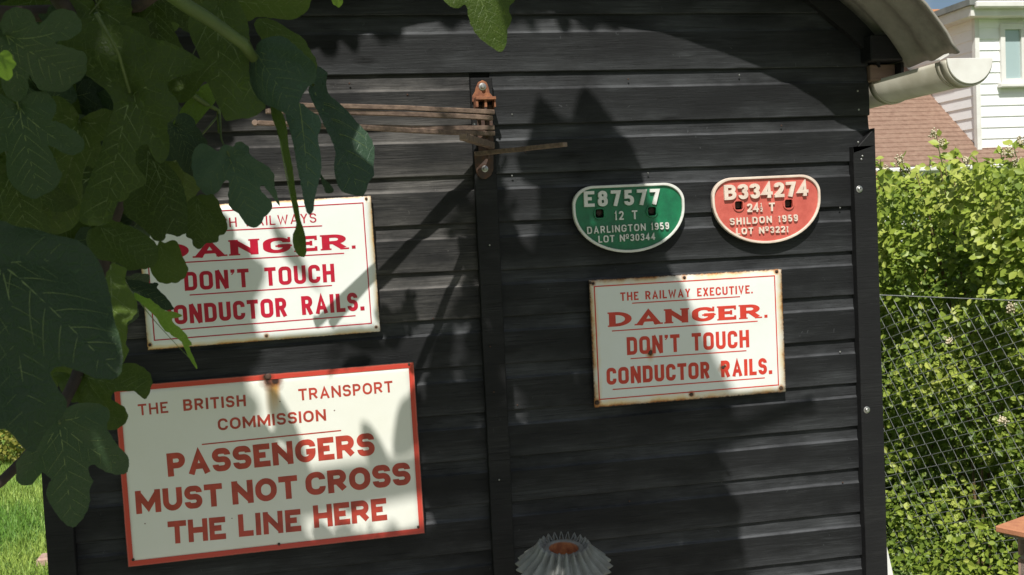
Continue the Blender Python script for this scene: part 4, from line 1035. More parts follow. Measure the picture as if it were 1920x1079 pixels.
# blossom heads
M['blossom'] = simple('cream blossom', (.66, .60, .44), (.52, .45, .30), 40, .8)
ico = []
def blossom(px, py, Y, r_, name='blossom_head'):
    Y = (Y + 2.5) * .8 - 2.5; r_ *= .62
    c = at(px, py, Y); k = 46; Pn = c + rng.normal(0, r_, (k, 3)) * np.array((1, .7, .9)); V = []
    sc = .0042; tet = np.array([(1, 1, 1), (-1, -1, 1), (-1, 1, -1), (1, -1, -1)], float) * sc
    V = Pn[:, None, :] + tet[None] - HL
    o = scatter_mesh(name, V, [[0, 1, 2], [0, 3, 1], [0, 2, 3], [1, 3, 2]], rng.random(k), M['blossom'], hedge); return o
for a in ((1752, 252, 3.0, .020), (1768, 268, 3.0, .018), (1688, 303, 3.2, .022), (1700, 322, 3.2, .020), (1890, 285, 2.7, .026), (1905, 305, 2.7, .024), (1845, 350, 2.85, .018), (1835, 362, 2.85, .02), (1660, 318, 3.2, .018), (1640, 330, 3.3, .02), (1895, 578, 2.2, .016), (1880, 788, 2.15, .014), (1812, 300, 2.9, .014), (1915, 265, 2.7, .02), (1700, 350, 3.1, .02), (1780, 640, 2.6, .012)): blossom(*a)
# fence wires
fence = thing('chain_link_fence', tuple(FB + FT * .5), 'grey chain-link wire fence in front of the bramble hedge', 'fence')
M['wire'] = simple('galvanised wire', (.38, .39, .38), (.24, .25, .24), 60, .6, .2)
e1 = np.array((.031, -.042)); e2 = np.array((.060, .021))      # (towards camera along the fence, up)
topz = 1.262
def fpt(u, z): return FB - FT * u + np.array((0, 0, z))
cur = np.array((-3.4, topz)); step_dn = e1 - e2
wire_o = None
import itertools
kk = 0
for k in range(-40, 200):
    st = np.array((-3.2, topz)) + k * e2
    m_ = math.floor((topz + .015 - st[1]) / step_dn[1]); st = st + m_ * step_dn
    while st[1] > topz: st = st + step_dn
    if not (-2.6 < st[0] < 2.6): continue
    pts = [fpt(st[0], st[1])]; c_ = st.copy(); i = 0
    while c_[1] > .03:
        c_ = c_ + (e1 if i % 2 == 0 else -e2); q = fpt(c_[0], c_[1]) + FN * (.0018 * (1 if i % 2 else -1)); pts.append(q); i += 1
    pp = []
    for a, b in zip(pts[:-1], pts[1:]): pp += [a * .97 + b * .03, a * .03 + b * .97]
    pp = [pts[0]] + pp
    mb = MB(); mb.tube(pp, .0012, 4); mb.build('wire', 'wire', fence, smooth=True); kk += 1
mb = MB(); mb.tube([fpt(-3, topz + .006), fpt(-1.2, topz), fpt(0, topz + .003), fpt(1.2, topz - .01)], .0022, 6); tag(mb.build('straining_wire', 'wire', fence), 'straight wire along the top of the mesh')
for u in (-2.6, 1.25): mb = MB(); mb.box(tuple(fpt(u, 0) - .03), tuple(fpt(u, 1.3) + .03)); mb.build('post', 'mortar', fence)

# ------------------------------------------------------------------ shrubs left, beyond the lawn
rng = np.random.default_rng(21)
def shrub(name, label, c, r_, n_, tint0, size, mat, mode='blob'):
    t = thing(name, (c[0], c[1], 0), label, 'shrub'); d = rng.normal(0, 1, (n_, 3)); d /= np.linalg.norm(d, axis=1)[:, None]
    rr_ = (.75 + .3 * rng.random(n_)) * (1 + .2 * np.array([mnoise.noise(Vector(q * 3)) for q in d]))
    Pn = np.array(c) + d * rr_[:, None] * np.array(r_); ok = Pn[:, 2] > 0; Pn = Pn[ok]; d = d[ok]
    Mo = orient(len(Pn), d + np.array((0, -.2, .4)), rng, .5)
    tt = np.clip(tint0 + .3 * np.array([mnoise.noise(Vector(p * 5)) for p in Pn]) + rng.normal(0, .15, len(Pn)), 0, 1)
    o = leafset(Pn, Mo, rng.uniform(size * .7, size * 1.3, len(Pn)), tt, 'foliage', t, mat, np.array((c[0], c[1], 0)))
    o['kind'] = 'stuff'
    mb = MB(); mb.tube([(c[0], c[1], 0), (c[0] + .05, c[1], c[2])], [.04, .02], 8); mb.build('stem', 'stem', t)
    return t
gm = NB('golden leaf'); ga = gm.n('ShaderNodeAttribute', attribute_name='tint'); foliage_shader(gm, leafcol(gm, ga.outputs['Fac'], [(.10, .10, .02), (.24, .23, .04), (.42, .38, .08)]), .3)
gg = at(0, 850, 6.6)
shrub('golden_shrub', 'small golden leaved shrub at the far edge of the lawn on the left', (gg[0] - .12, 6.6, .22), (.5, .4, .36), 3500, .6, .035, gm.m)
for i, (x, y_, h_, lab) in enumerate(((-3.6, 9.5, 1.15, 'tall dark green shrub beyond the lawn, nearest the shed'), (-5.6, 9.8, 1.3, 'tall dark green shrub beyond the lawn, second from the shed'), (-7.4, 9.2, 1.2, 'tall dark green shrub beyond the lawn, farthest left'))):
    shrub('garden_shrub', lab, (x, y_, .8), (1.25, .8, h_), 7000, .3, .06, lm.m)['group'] = 'shrubs beyond the lawn'
e0 = at(88, 1041, 3.3)
mb = MB(); ed = thing('edging_stone', (-1.36, 3.45, 0), 'small pinkish edging stone on the grass beside the shed', 'stone'); mb.box((-1.42, 3.38, 0), (-1.22, 3.5, .045)); mb.build('stone_block', 'pierbrick', ed, bevel=.008)

# ------------------------------------------------------------------ fig tree
def fig_outline(kind, rng):
    if kind == 'lobed': ctl = [(0, 0), (.05, -.09), (.17, -.17), (.31, -.15), (.40, -.02), (.385, .09), (.33, .16), (.38, .20), (.50, .27), (.60, .40), (.60, .53), (.50, .60), (.38, .555), (.28, .46), (.235, .44), (.235, .53), (.29, .68), (.29, .82), (.20, .94), (.09, 1.0), (0, 1.03)]
    elif kind == 'broad': ctl = [(0, 0), (.06, -.08), (.19, -.14), (.34, -.11), (.43, .02), (.45, .16), (.47, .27), (.53, .38), (.52, .50), (.43, .555), (.34, .56), (.30, .60), (.30, .70), (.26, .82), (.17, .93), (.07, 1.01), (0, 1.04)]
    elif kind == 'deep': ctl = [(0, 0), (.04, -.07), (.15, -.15), (.28, -.16), (.35, -.05), (.30, .06), (.20, .12), (.24, .17), (.40, .27), (.54, .42), (.56, .55), (.47, .62), (.36, .54), (.22, .38), (.14, .34), (.13, .42), (.19, .60), (.235, .76), (.20, .90), (.09, 1.0), (0, 1.02)]
    elif kind == 'spoon': ctl = [(0, 0), (.05, .02), (.10, .12), (.16, .28), (.27, .44), (.35, .60), (.34, .76), (.25, .90), (.12, .98), (0, 1.01)]
    else: ctl = [(0, 0), (.05, -.02), (.14, .05), (.22, .20), (.26, .40), (.24, .60), (.17, .80), (.07, .96), (0, 1.03)]
    def side(sg):
        P = [np.array(c) for c in ctl]; s_ = [np.array((c[0] * (1 + rng.normal(0, .05)), c[1] + rng.normal(0, .012))) if 0 < i < len(P) - 1 else c for i, c in enumerate(P)]
        out = []; n = len(s_)
        for i in range(n - 1):
            p0 = s_[max(i - 1, 0)]; p1 = s_[i]; p2 = s_[i + 1]; p3 = s_[min(i + 2, n - 1)]
            for k in range(5):
                t = k / 5; q = .5 * ((2 * p1) + (-p0 + p2) * t + (2 * p0 - 5 * p1 + 4 * p2 - p3) * t * t + (-p0 + 3 * p1 - 3 * p2 + p3) * t ** 3); out.append(q)
        out.append(s_[-1]); out = np.array(out)
        L_ = np.r_[0, np.cumsum(np.hypot(*np.diff(out, axis=0).T))]
        nrm = np.gradient(out, axis=0); nrm = np.stack([nrm[:, 1], -nrm[:, 0]], 1); nrm /= np.linalg.norm(nrm, axis=1)[:, None] + 1e-9
        ser = .013 * np.abs(np.sin(L_ * 24 + rng.uniform(0, 3))) * (.6 + .4 * np.sin(L_ * 7 + rng.uniform(0, 6))) ; ser[:3] = 0; ser[-1] = 0
        out = out + nrm * ser[:, None]; out[:, 0] = np.maximum(out[:, 0], 0); return out * np.array((sg, 1))
    r_, l_ = side(1), side(-1); return np.vstack([r_, l_[::-1][1:-1]])
VEINS = {'lobed': [(0, 0, 0, 1.0, .014), (0, 0, .50, .52, .010), (0, 0, -.50, .52, .010), (0, 0, .33, -.04, .008), (0, 0, -.33, -.04, .008)],
         'broad': [(0, 0, 0, 1.0, .014), (0, 0, .45, .46, .010), (0, 0, -.45, .46, .010), (0, 0, .36, -.01, .008), (0, 0, -.36, -.01, .008)],
         'deep': [(0, 0, 0, 1.0, .014), (0, 0, .47, .54, .010), (0, 0, -.47, .54, .010), (0, 0, .27, -.07, .008), (0, 0, -.27, -.07, .008)],
         'spoon': [(0, 0, 0, .97, .013)], 'oval': [(0, 0, 0, .97, .013)]}
def inside(P, poly):
    x, y = P[:, 0], P[:, 1]; res = np.zeros(len(P), bool); xj, yj = poly[-1]
    for xi, yi in poly:
        c = ((yi > y) != (yj > y)); 
        with np.errstate(divide='ignore', invalid='ignore'): xx = (xj - xi) * (y - yi) / (yj - yi) + xi
        res ^= c & (x < xx); xj, yj = xi, yi
    return res
def fig_mesh(kind, seed, cup=.10, droop=.12, fold=.0, wave=.03, side=.25, secondary=True, out=None, veins=None):
    rg = np.random.default_rng(seed)
    if out is None: out = fig_outline(kind, rg)
    xs = np.arange(out[:, 0].min(), out[:, 0].max(), .075); ys = np.arange(out[:, 1].min(), out[:, 1].max(), .075); G = np.array([(x + (.037 if j % 2 else 0), y) for j, y in enumerate(ys) for x in xs])
    ins = inside(G, out); d = np.min(np.hypot(G[:, None, 0] - out[None, :, 0], G[:, None, 1] - out[None, :, 1]), axis=1); G = G[ins & (d > .028)]
    pts = [Vector(map(float, p)) for p in out] + [Vector(map(float, p)) for p in G]; n = len(out)
    ov, oe, of, _, _, ff = delaunay_2d_cdt(pts, [], [list(range(n))], 1, 1e-6)
    ov = np.array([(v.x, v.y) for v in ov])
    ph = rg.uniform(0, 6, 4)
    if veins is None: veins = VEINS[kind]
    def defm(p):
        x, y = p[:, 0], p[:, 1]; r_ = np.hypot(x, y)
        z = -cup * x * x * 3 + droop * 4 * (y * (1 - y)) * .5 - side * np.abs(x) ** 1.7 * (1 + .3 * np.sin(ph[0]) * np.sign(x))
        z = z + wave * r_ * np.sin(7 * np.arctan2(x, y + .15) + ph[1]) + wave * .6 * np.sin(9 * y + 4 * x + ph[2]) * np.abs(x) + fold * np.abs(x)
        # puckering between the veins
        for x0, y0, x1, y1, w_ in veins:
            dx, dy = x1 - x0, y1 - y0; L2 = dx * dx + dy * dy; t = np.clip(((x - x0) * dx + (y - y0) * dy) / L2, 0, 1); dd = np.hypot(x - x0 - t * dx, y - y0 - t * dy)
            z = z - .024 * np.exp(-(dd / .05) ** 2)
        return np.stack([x, y, z], 1)
    V = defm(ov); F = [tuple(f) for f in of]; mi = [0] * len(F); Vl = [V]; base = len(V)
    # veins as thin ridges standing proud on both faces
    segs = []
    def add_vein(c, w0, w1): segs.append((np.array(c), w0, w1))
    for vi, (x0, y0, x1, y1, w_) in enumerate(veins):
        a = np.array((x0, y0)); b = np.array((x1, y1)); L_ = np.linalg.norm(b - a); dd = (b - a) / L_; nn = np.array((-dd[1], dd[0])); bow = .03 * L_ * (0 if vi == 0 else math.copysign(1, dd[0]) * rg.uniform(.6, 1.6))
        main = lambda t: a + dd * L_ * t + nn * bow * 4 * t * (1 - t)
        add_vein([main(t) for t in np.linspace(0, 1, 11)], w_, w_ * .22)
        if secondary:
            m_ = max(2, int(L_ / .15))
            for k in range(m_):
                for sg in (-1, 1):
                    t = (k + .75 + (.38 if sg > 0 else 0) + rg.uniform(-.12, .12)) / (m_ + .9)
                    if t > .93: continue
                    p = main(t); ang = R(rg.uniform(44, 56)) * sg; mx = (.42 if vi == 0 else .26) * (1.05 - .6 * t) * (.6 if t < .25 else 1); c_ = [p]; st = .035; q = p.copy()
                    for _ in range(int(mx / st)):
                        q = q + st * (dd * math.cos(ang) + nn * math.sin(ang)); ang *= .955
                        if not inside(np.array([q + (q - c_[-1]) * .5]), out)[0]: break
                        if vi and np.hypot(*(q - np.array(veins[0][:2]))) < .05: break
                        c_.append(q.copy())
                    if len(c_) > 2: add_vein(c_, w_ * .40, w_ * .14)
    for cpts, w0, w1 in segs:
        k = len(cpts) - 1; T = np.linspace(0, 1, k + 1); c = cpts; dg = np.gradient(c, axis=0); dg /= np.linalg.norm(dg, axis=1)[:, None]; nn = np.stack([-dg[:, 1], dg[:, 0]], 1)
        ww = 1.0 * (w0 + (w1 - w0) * T)[:, None] / 2; C = defm(c); Lf = defm(c + nn * ww); Rt = defm(c - nn * ww)
        for sg in (1, -1):
            hgt = np.stack([np.zeros(k + 1), np.zeros(k + 1), sg * (ww[:, 0] * .8 + .0015)], 1); e = np.array((0, 0, sg * .0012))
            VV = np.stack([Lf + e, C + hgt, Rt + e], 1).reshape(-1, 3); Vl.append(VV)
            for i in range(k):
                for j in (0, 1): F.append((base + i * 3 + j, base + i * 3 + j + 1, base + i * 3 + j + 4, base + i * 3 + j + 3)); mi.append(1)
            base += len(VV)
    me = bpy.data.meshes.new('leaf'); me.from_pydata(np.vstack(Vl).tolist(), [], F); me.polygons.foreach_set('material_index', mi); me.polygons.foreach_set('use_smooth', [True] * len(F)); me.update()
    return me, out
def fig_mat(name, c1, c2, trans, tcol):
    b = NB(name); v = b.coord(); n1 = b.noise(v, 5, 5); n2 = b.noise(v, 40, 4, .6); r_ = b.rand()
    col = b.mix(b.rng(n1, .3, .7), c1, c2); col = b.mix(b.math('MULTIPLY', r_, .6), col, tuple(x * 1.7 for x in c2))
    r2 = b.math('FRACT', b.math('MULTIPLY', r_, 7.31)); col = b.mix(b.rng(r2, .45, 1., 0, .65), col, tuple(x * .38 for x in c1))
    n3 = b.noise(v, 14, 5, .7); col = b.mix(b.rng(n3, .60, .78, 0, .35), col, tuple(x * y for x, y in zip(c2, (1.9, 1.5, 1.1))))
    vo = b.n('ShaderNodeTexVoronoi', feature='DISTANCE_TO_EDGE'); vo.inputs['Scale'].default_value = 16; b.l(v, vo.inputs['Vector'])
    cell = b.rng(vo.outputs['Distance'], .0, .05, 1, 0); col = b.mix(b.math('MULTIPLY', cell, .38), col, tuple(x * 2.2 for x in c2))
    b.bump(b.math('ADD', b.math('MULTIPLY', n1, .8), b.math('ADD', b.math('MULTIPLY', n2, .2), b.math('MULTIPLY', cell, -.35))), .010, .4)
    foliage_shader(b, col, trans, .48, tcol, .3); return b.m
M['fig_dark'] = fig_mat('fig leaf dark', (.015, .034, .015), (.028, .052, .020), .10, (.10, .17, .02))
M['fig_mid'] = fig_mat('fig leaf olive', (.034, .064, .009), (.060, .092, .013), .28, (.13, .21, .02))
M['fig_teal'] = fig_mat('fig leaf teal', (.026, .054, .032), (.040, .074, .042), .10, (.12, .20, .05))
M['fig_young'] = fig_mat('fig leaf young', (.10, .20, .03), (.15, .25, .035), .38, (.35, .55, .05))
M['fig_vein'] = simple('fig vein', (.18, .23, .075), (.12, .17, .05), 20, .6)
M['fig_petiole'] = simple('fig petiole', (.09, .12, .028), (.06, .09, .02), 20, .5)
M['bark'] = simple('fig bark', (.06, .04, .03), (.03, .022, .018), 30, .8, bump=.002)
fig_meshes = {}
def fmesh(kind, var, mat, opts):
    key = (kind, var, mat)
    if key not in fig_meshes:
        me, out = fig_mesh(kind, sum(map(ord, kind)) + var * 17, **opts); me.materials.append(M[mat]); me.materials.append(M['fig_vein']); fig_meshes[key] = (me, out)
    return fig_meshes[key]
TRUNK = np.array((-1.75, -1.35, 0))
fig = thing('fig_tree', tuple(TRUNK), 'fig tree with big lobed dark green leaves hanging over the left side and top', 'tree')
FL = np.array(fig.location)
OPT = {'flat': dict(cup=.03, droop=.06, side=.10, wave=.025), 'droop': dict(cup=.08, droop=.16, side=.28, wave=.035), 'fold': dict(cup=.0, droop=.10, side=-.0, wave=.03, fold=.9), 'hang': dict(cup=.1, droop=.2, side=.5, wave=.04)}
leaf_lit = []
leaf_world = []      # outline points for the shade pass
def petiole(lobj, bend=.25, L_=.55, r_=.012, dirx=0.):
    pts = [(0, 0, 0), (dirx * .15, -.12, -.05 * bend), (dirx * .4, -.32, -.25 * bend), (dirx * .8, -L_, -.7 * bend)]
    mb = MB(); mb.tube(pts, [r_ * .9, r_ * .8, r_, r_ * 1.25], 8); return mb.build('petiole', 'fig_petiole', lobj, world=False, smooth=True)
def place(b, t, yb, yt, kind, var, mat, roll=0., wsc=1., style='droop', pet=True, flip=False, pdir=0., label=None, lit=False):
    leaf_lit.append(lit)
    A = at(b[0], b[1], yb); T = at(t[0], t[1], yt); L_ = np.linalg.norm(T - A); ya = (T - A) / L_
    vd = CAM - (A + T) / 2; za = vd - ya * (vd @ ya); za /= np.linalg.norm(za)
    q = Quaternion(Vector(ya), R(roll)); za = np.array(q @ Vector(za)); xa = np.cross(ya, za)
    if flip: xa = -xa; za = -za
    me, out = fmesh(kind, var, mat, OPT[style])
    o = link('leaf', me, fig); Mw = Matrix([[xa[i] * L_ * wsc, ya[i] * L_, za[i] * L_ * min(wsc, 1), A[i] - FL[i]] for i in range(3)] + [[0, 0, 0, 1]])
    o.matrix_basis = Mw
    W = A[None] + out[:, 0:1] * xa * L_ * wsc + out[:, 1:2] * ya * L_; leaf_world.append(W)
    if pet: petiole(o, dirx=pdir)
    if label: o['label'] = label
    return o
D_, MI, YO = 'fig_dark', 'fig_mid', 'fig_young'
# traced foreground leaves: outline, stalk junction, tip and veins in photo pixels, hung at their own distances
def traced(pts, J, T, Y, mat, veins, tilt=(0, 0), sc=1., org=(0, 0), wave=.05, fold=.0, cup=.03, droop=.06, side=.08, pet=None, label=None, lit=False, second=True, seed=0):
    conv = lambda p: (org[0] + p[0] / sc, org[1] + p[1] / sc)
    pts = [conv(p) for p in pts]; J = conv(J); T = conv(T); veins = [conv(v) for v in veins]
    A = at(J[0], J[1], Y); T0 = at(T[0], T[1], Y); ya = (T0 - A) / np.linalg.norm(T0 - A)
    vd = CAM - A; za = vd - ya * (vd @ ya); za /= np.linalg.norm(za)
    za = np.array(Quaternion(Vector(ya), R(tilt[0])) @ Vector(za)); xa = np.cross(ya, za)
    q = Quaternion(Vector(xa), R(tilt[1])); za = np.array(q @ Vector(za)); ya = np.array(q @ Vector(ya))
    def loc(p):
        d = FW * FPX + RT * (p[0] - 960) - UP * (p[1] - 539.5); k = ((A - CAM) @ za) / (d @ za); P = CAM + d * k - A; return np.array((P @ xa, P @ ya))
    L_ = np.linalg.norm(loc(T)); P = [loc(p) / L_ for p in pts]; n = len(P)
    if sum(P[i][0] * P[(i + 1) % n][1] - P[(i + 1) % n][0] * P[i][1] for i in range(n)) < 0: P = P[::-1]
    rg = np.random.default_rng(seed + int(J[0]) * 7 + int(J[1])); out = []; per = 0.; ph = rg.uniform(0, 6, 3)
    pxl = L_ / max(1e-6, math.hypot(T[0] - J[0], T[1] - J[1])) / L_
    for i in range(n):
        p0, p1, p2, p3 = P[i - 1], P[i], P[(i + 1) % n], P[(i + 2) % n]; m_ = max(2, int(np.linalg.norm(p2 - p1) / .03))
        for k in range(m_):
            t = k / m_; c = .5 * ((2 * p1) + (-p0 + p2) * t + (2 * p0 - 5 * p1 + 4 * p2 - p3) * t * t + (-p0 + 3 * p1 - 3 * p2 + p3) * t ** 3)
            dd = p2 - p1; dd = dd / (np.linalg.norm(dd) + 1e-9); nn = np.array((dd[1], -dd[0])); per += np.linalg.norm(p2 - p1) / m_
            out.append(c + nn * pxl * 2.2 * (abs(math.sin(per / pxl / 5.5 + ph[0])) - .4) * (.6 + .4 * math.sin(per / pxl / 23 + ph[1])))
    out = np.array(out); V = []
    for i, v in enumerate(veins): e = loc(v) / L_; V.append((0, 0, e[0], e[1], .012 if i == 0 else .008))
    me, out = fig_mesh('x', seed + 3, cup=cup, droop=droop, fold=fold, wave=wave, side=side, out=out, veins=V, secondary=second)
    me.materials.append(M[mat]); me.materials.append(M['fig_vein'])
    o = link('leaf', me, fig); o.matrix_basis = Matrix([[xa[i] * L_, ya[i] * L_, za[i] * L_, A[i] - FL[i]] for i in range(3)] + [[0, 0, 0, 1]])
    leaf_world.append(A[None] + out[:, :1] * xa * L_ + out[:, 1:2] * ya * L_); leaf_lit.append(lit)
    if pet:
        inv = wmat(o).inverted(); Q = [at(a, b, y) for a, b, y in pet]; Q = [inv @ Vector(p) for p in Q]; Q[0] = Vector((0, 0, 0)); mb = MB(); mb.tube(Q, [.012, .013, .016][:len(Q)] if len(Q) <= 3 else .014, 8); mb.build('petiole', 'fig_petiole', o, world=False, smooth=True)
    if label: o['label'] = label
    return o
traced([(350, 50), (400, 85), (450, 90), (520, 130), (600, 150), (680, 190), (732, 235), (680, 262), (610, 285), (600, 320), (635, 360), (635, 420), (603, 445), (610, 520), (600, 570), (575, 590), (548, 560), (533, 520), (500, 530), (490, 570), (500, 610), (525, 640), (520, 665), (480, 690), (440, 712), (420, 750), (400, 800), (350, 812), (300, 805), (290, 780), (300, 720), (320, 660), (360, 560), (385, 480), (400, 430), (410, 380), (385, 330), (330, 290), (290, 260), (240, 250), (210, 200), (215, 110), (280, 90)],
    (468, 335), (375, 800), -1.26, MI, [(375, 790), (700, 225), (590, 540), (240, 160), (300, 270)], (14, -6), 1.92, pet=[(244, 174, -1.26), (222, 100, -1.27), (180, 25, -1.30)], label='large olive leaf whose long stalk comes down from the top left')
traced([(-60, 440), (40, 422), (100, 440), (150, 455), (185, 490), (205, 545), (214, 600), (225, 640), (229, 690), (215, 714), (180, 714), (150, 700), (118, 688), (94, 696), (110, 730), (126, 752), (118, 776), (86, 800), (62, 838), (38, 826), (8, 800), (-60, 790)],
    (0, 487), (222, 705), -1.46, D_, [(218, 704), (52, 812), (105, 484), (-50, 700)], (-12, 8), wave=.07, label='very large dark leaf at the left edge')
traced([(318, 245), (350, 200), (420, 165), (520, 170), (590, 210), (585, 255), (570, 292), (620, 375), (650, 408), (680, 440), (688, 480), (682, 530), (640, 548), (570, 530), (520, 500), (500, 488), (472, 500), (480, 550), (500, 580), (478, 620), (480, 680), (470, 712), (450, 750), (400, 805), (370, 810), (320, 770), (270, 700), (245, 640), (260, 580), (268, 555), (225, 528), (200, 560), (170, 602), (120, 608), (90, 580), (92, 530), (85, 480), (130, 420), (200, 330), (260, 290)],
    (318, 268), (385, 800), -1.15, D_, [(380, 790), (130, 560), (665, 510), (540, 190)], (-8, -12), 2.8475, (0, 700), wave=.06, pet=[(111.7, 794, -1.15), (108, 770, -1.12), (118, 752, -1.08)], label='lowest leaf, dark with ragged lobes above the lawn')
traced([(395, 420), (480, 410), (560, 430), (640, 405), (700, 400), (850, 440), (940, 350), (1030, 340), (1110, 380), (1165, 430), (1185, 500), (1150, 608), (1100, 590), (1060, 555), (1010, 552), (900, 560), (868, 620), (960, 680), (985, 760), (950, 820), (880, 860), (820, 850), (790, 780), (650, 655), (520, 640), (480, 570), (430, 500)],
    (635, 440), (1150, 560), -1.02, MI, [(1120, 545), (715, 640), (440, 470), (900, 830)], (10, 10), 4.15, (0, 600), wave=.06, pet=[(153, 706, -1.02), (142, 722, -1.02), (135, 735, -1.02)])
traced([(650, 280), (700, 285), (735, 285), (745, 262), (780, 253), (815, 275), (840, 292), (838, 335), (870, 370), (905, 395), (960, 425), (1000, 465), (1020, 510), (1022, 570), (1045, 640), (1072, 720), (1045, 695), (1010, 650), (960, 590), (940, 570), (915, 577), (930, 620), (975, 660), (1010, 700), (1005, 740), (985, 770), (945, 800), (925, 840), (885, 872), (840, 870), (800, 840), (770, 790), (740, 760), (700, 730), (690, 680), (685, 640), (692, 560), (678, 532), (650, 548), (620, 610), (575, 640), (530, 640), (490, 600), (460, 560), (440, 500), (430, 420), (440, 330), (480, 275), (520, 270), (560, 290), (620, 325)],
    (695, 360), (870, 860), -1.0, 'fig_teal', [(850, 830), (1010, 560), (520, 580), (790, 280)], (-10, -8), 3.855, (250, 200), wave=.05, side=.12, pet=[(430, 293, -1.0), (415, 262, -.99), (410, 215, -.96)], label='dark teal lobed leaf hanging over the top of the left danger sign')
traced([(440, 650), (460, 640), (520, 640), (580, 640), (620, 700), (640, 760), (670, 820), (680, 880), (655, 920), (620, 930), (610, 970), (570, 985), (530, 985), (510, 1010), (465, 1033), (440, 1010), (420, 960), (380, 935), (390, 880), (385, 800), (380, 720), (400, 680)],
    (455, 650), (460, 1025), -1.02, MI, [(455, 1010), (640, 880), (560, 960)], (5, 8), 3.855, (250, 200))
traced([(60, 280), (150, 290), (250, 420), (330, 520), (375, 640), (385, 740), (390, 850), (385, 910), (350, 935), (310, 945), (270, 930), (238, 922), (230, 950), (195, 975), (150, 960), (100, 900), (20, 830), (-60, 760), (-60, 560), (0, 400)],
    (110, 300), (360, 930), -1.07, MI, [(330, 900), (60, 720), (360, 640)], (-12, 6), 3.855, (250, 200))
traced([(340, 350), (330, 290), (370, 230), (400, 182), (440, 187), (490, 170), (522, 200), (545, 270), (575, 340), (570, 385), (530, 430), (470, 442), (410, 440), (370, 410), (345, 370)],
    (402, 190), (480, 438), -1.05, MI, [(480, 425), (560, 350)], (12, 0), 3.371, (180, 400))
traced([(10, 80), (60, 40), (150, 60), (250, 100), (330, 150), (380, 200), (397, 260), (390, 310), (350, 345), (270, 355), (200, 360), (140, 320), (60, 300), (0, 280), (-60, 200), (-60, 120)],
    (15, 78), (375, 305), -1.16, MI, [(370, 300), (150, 315), (250, 110)], (10, 12), 3.371, (180, 400), wave=.06)
traced([(180, 430), (250, 422), (290, 430), (335, 445), (370, 438), (395, 450), (385, 475), (420, 510), (450, 545), (480, 590), (492, 612), (440, 620), (380, 600), (300, 560), (230, 520), (190, 480)],
    (190, 450), (485, 605), -1.0, D_, [(475, 600)], (-25, 0), 3.371, (180, 400))
traced([(95, 320), (140, 330), (195, 355), (182, 410), (200, 470), (240, 520), (258, 580), (255, 630), (225, 670), (200, 695), (200, 790), (195, 830), (215, 860), (200, 900), (180, 940), (150, 965), (130, 985), (80, 900), (60, 700), (40, 500), (60, 400)],
    (85, 330), (150, 960), -1.2, MI, [(140, 940), (245, 600)], (15, 0), 3.371, (180, 400))
traced([(225, 515), (245, 508), (310, 535), (345, 540), (380, 570), (420, 595), (450, 615), (510, 620), (565, 642), (530, 655), (495, 662), (512, 690), (560, 730), (590, 770), (622, 828), (603, 830), (625, 890), (655, 975), (635, 960), (595, 900), (570, 830), (545, 790), (510, 775), (480, 750), (450, 737), (420, 700), (390, 650), (340, 612), (290, 577), (240, 545)],
    (230, 520), (650, 965), -1.12, YO, [(640, 950), (545, 640)], (30, 10), 3.371, (180, 400), fold=.25, lit=True, second=False, pet=[(248.2, 554, -1.12), (235, 530, -1.12), (222, 500, -1.14)], label='narrow bright young leaf hanging in front of the left danger sign')
traced([(355, 110), (390, 118), (420, 150), (413, 190), (425, 250), (470, 290), (520, 340), (560, 390), (610, 440), (640, 490), (645, 545), (638, 600), (640, 650), (615, 680), (600, 725), (580, 752), (550, 745), (500, 735), (475, 715), (455, 660), (448, 600), (455, 540), (440, 480), (410, 420), (380, 350), (350, 290), (330, 230), (340, 200), (350, 160)],
    (352, 205), (575, 745), -1.02, 'fig_teal', [(565, 725), (460, 500)], (-15, 10), 2.568, (450, 80), wave=.07, fold=.12, pet=[(587, 160, -1.02), (580, 130, -1.05), (560, 95, -1.1)], label='long teal leaf hanging beside the airer arms')
traced([(60, 30), (120, -20), (200, -30), (265, 15), (320, 65), (360, 110), (352, 180), (320, 210), (300, 250), (288, 300), (300, 378), (240, 350), (170, 315), (100, 290), (60, 240), (45, 180), (50, 100)],
    (62, 32), (298, 370), -1.2, 'fig_teal', [(285, 340), (330, 120), (80, 240)], (18, 14), 2.568, (450, 80), wave=.07, pet=[(474, 92, -1.2), (466, 78, -1.21), (455, 70, -1.22)])
traced([(225, 300), (290, 285), (340, 325), (385, 350), (397, 400), (375, 460), (386, 540), (385, 620), (365, 690), (348, 760), (345, 810), (325, 835), (305, 790), (290, 700), (270, 600), (255, 500), (240, 420), (225, 350)],
    (290, 290), (325, 830), -1.13, 'fig_teal', [(328, 810)], (-22, 8), 2.568, (450, 80), wave=.06, fold=-.15)
traced([(145, 300), (200, 330), (235, 400), (252, 500), (275, 600), (287, 700), (302, 780), (312, 850), (327, 890), (338, 940), (335, 1000), (320, 1030), (300, 1020), (280, 980), (275, 920), (285, 870), (268, 790), (253, 700), (233, 600), (203, 500), (178, 420), (152, 350)],
    (160, 305), (318, 1025), -1.16, 'fig_mid', [(316, 1005)], (30, 0), 2.568, (450, 80), fold=.3, second=False)
traced([(378, 610), (400, 650), (440, 690), (450, 715), (430, 728), (410, 715), (395, 670)], (382, 620), (435, 725), -1.0, 'fig_teal', [(430, 715)], (0, 0), 2.568, (450, 80), second=False)
traced([(1080, 150), (1200, 180), (1330, 260), (1430, 320), (1490, 430), (1540, 520), (1530, 640), (1480, 620), (1400, 560), (1300, 500), (1150, 400), (1060, 300), (1020, 200)],
    (1090, 170), (1520, 620), -1.1, MI, [(1500, 600), (1400, 320)], (-20, 0), 4.495, (250, 0))
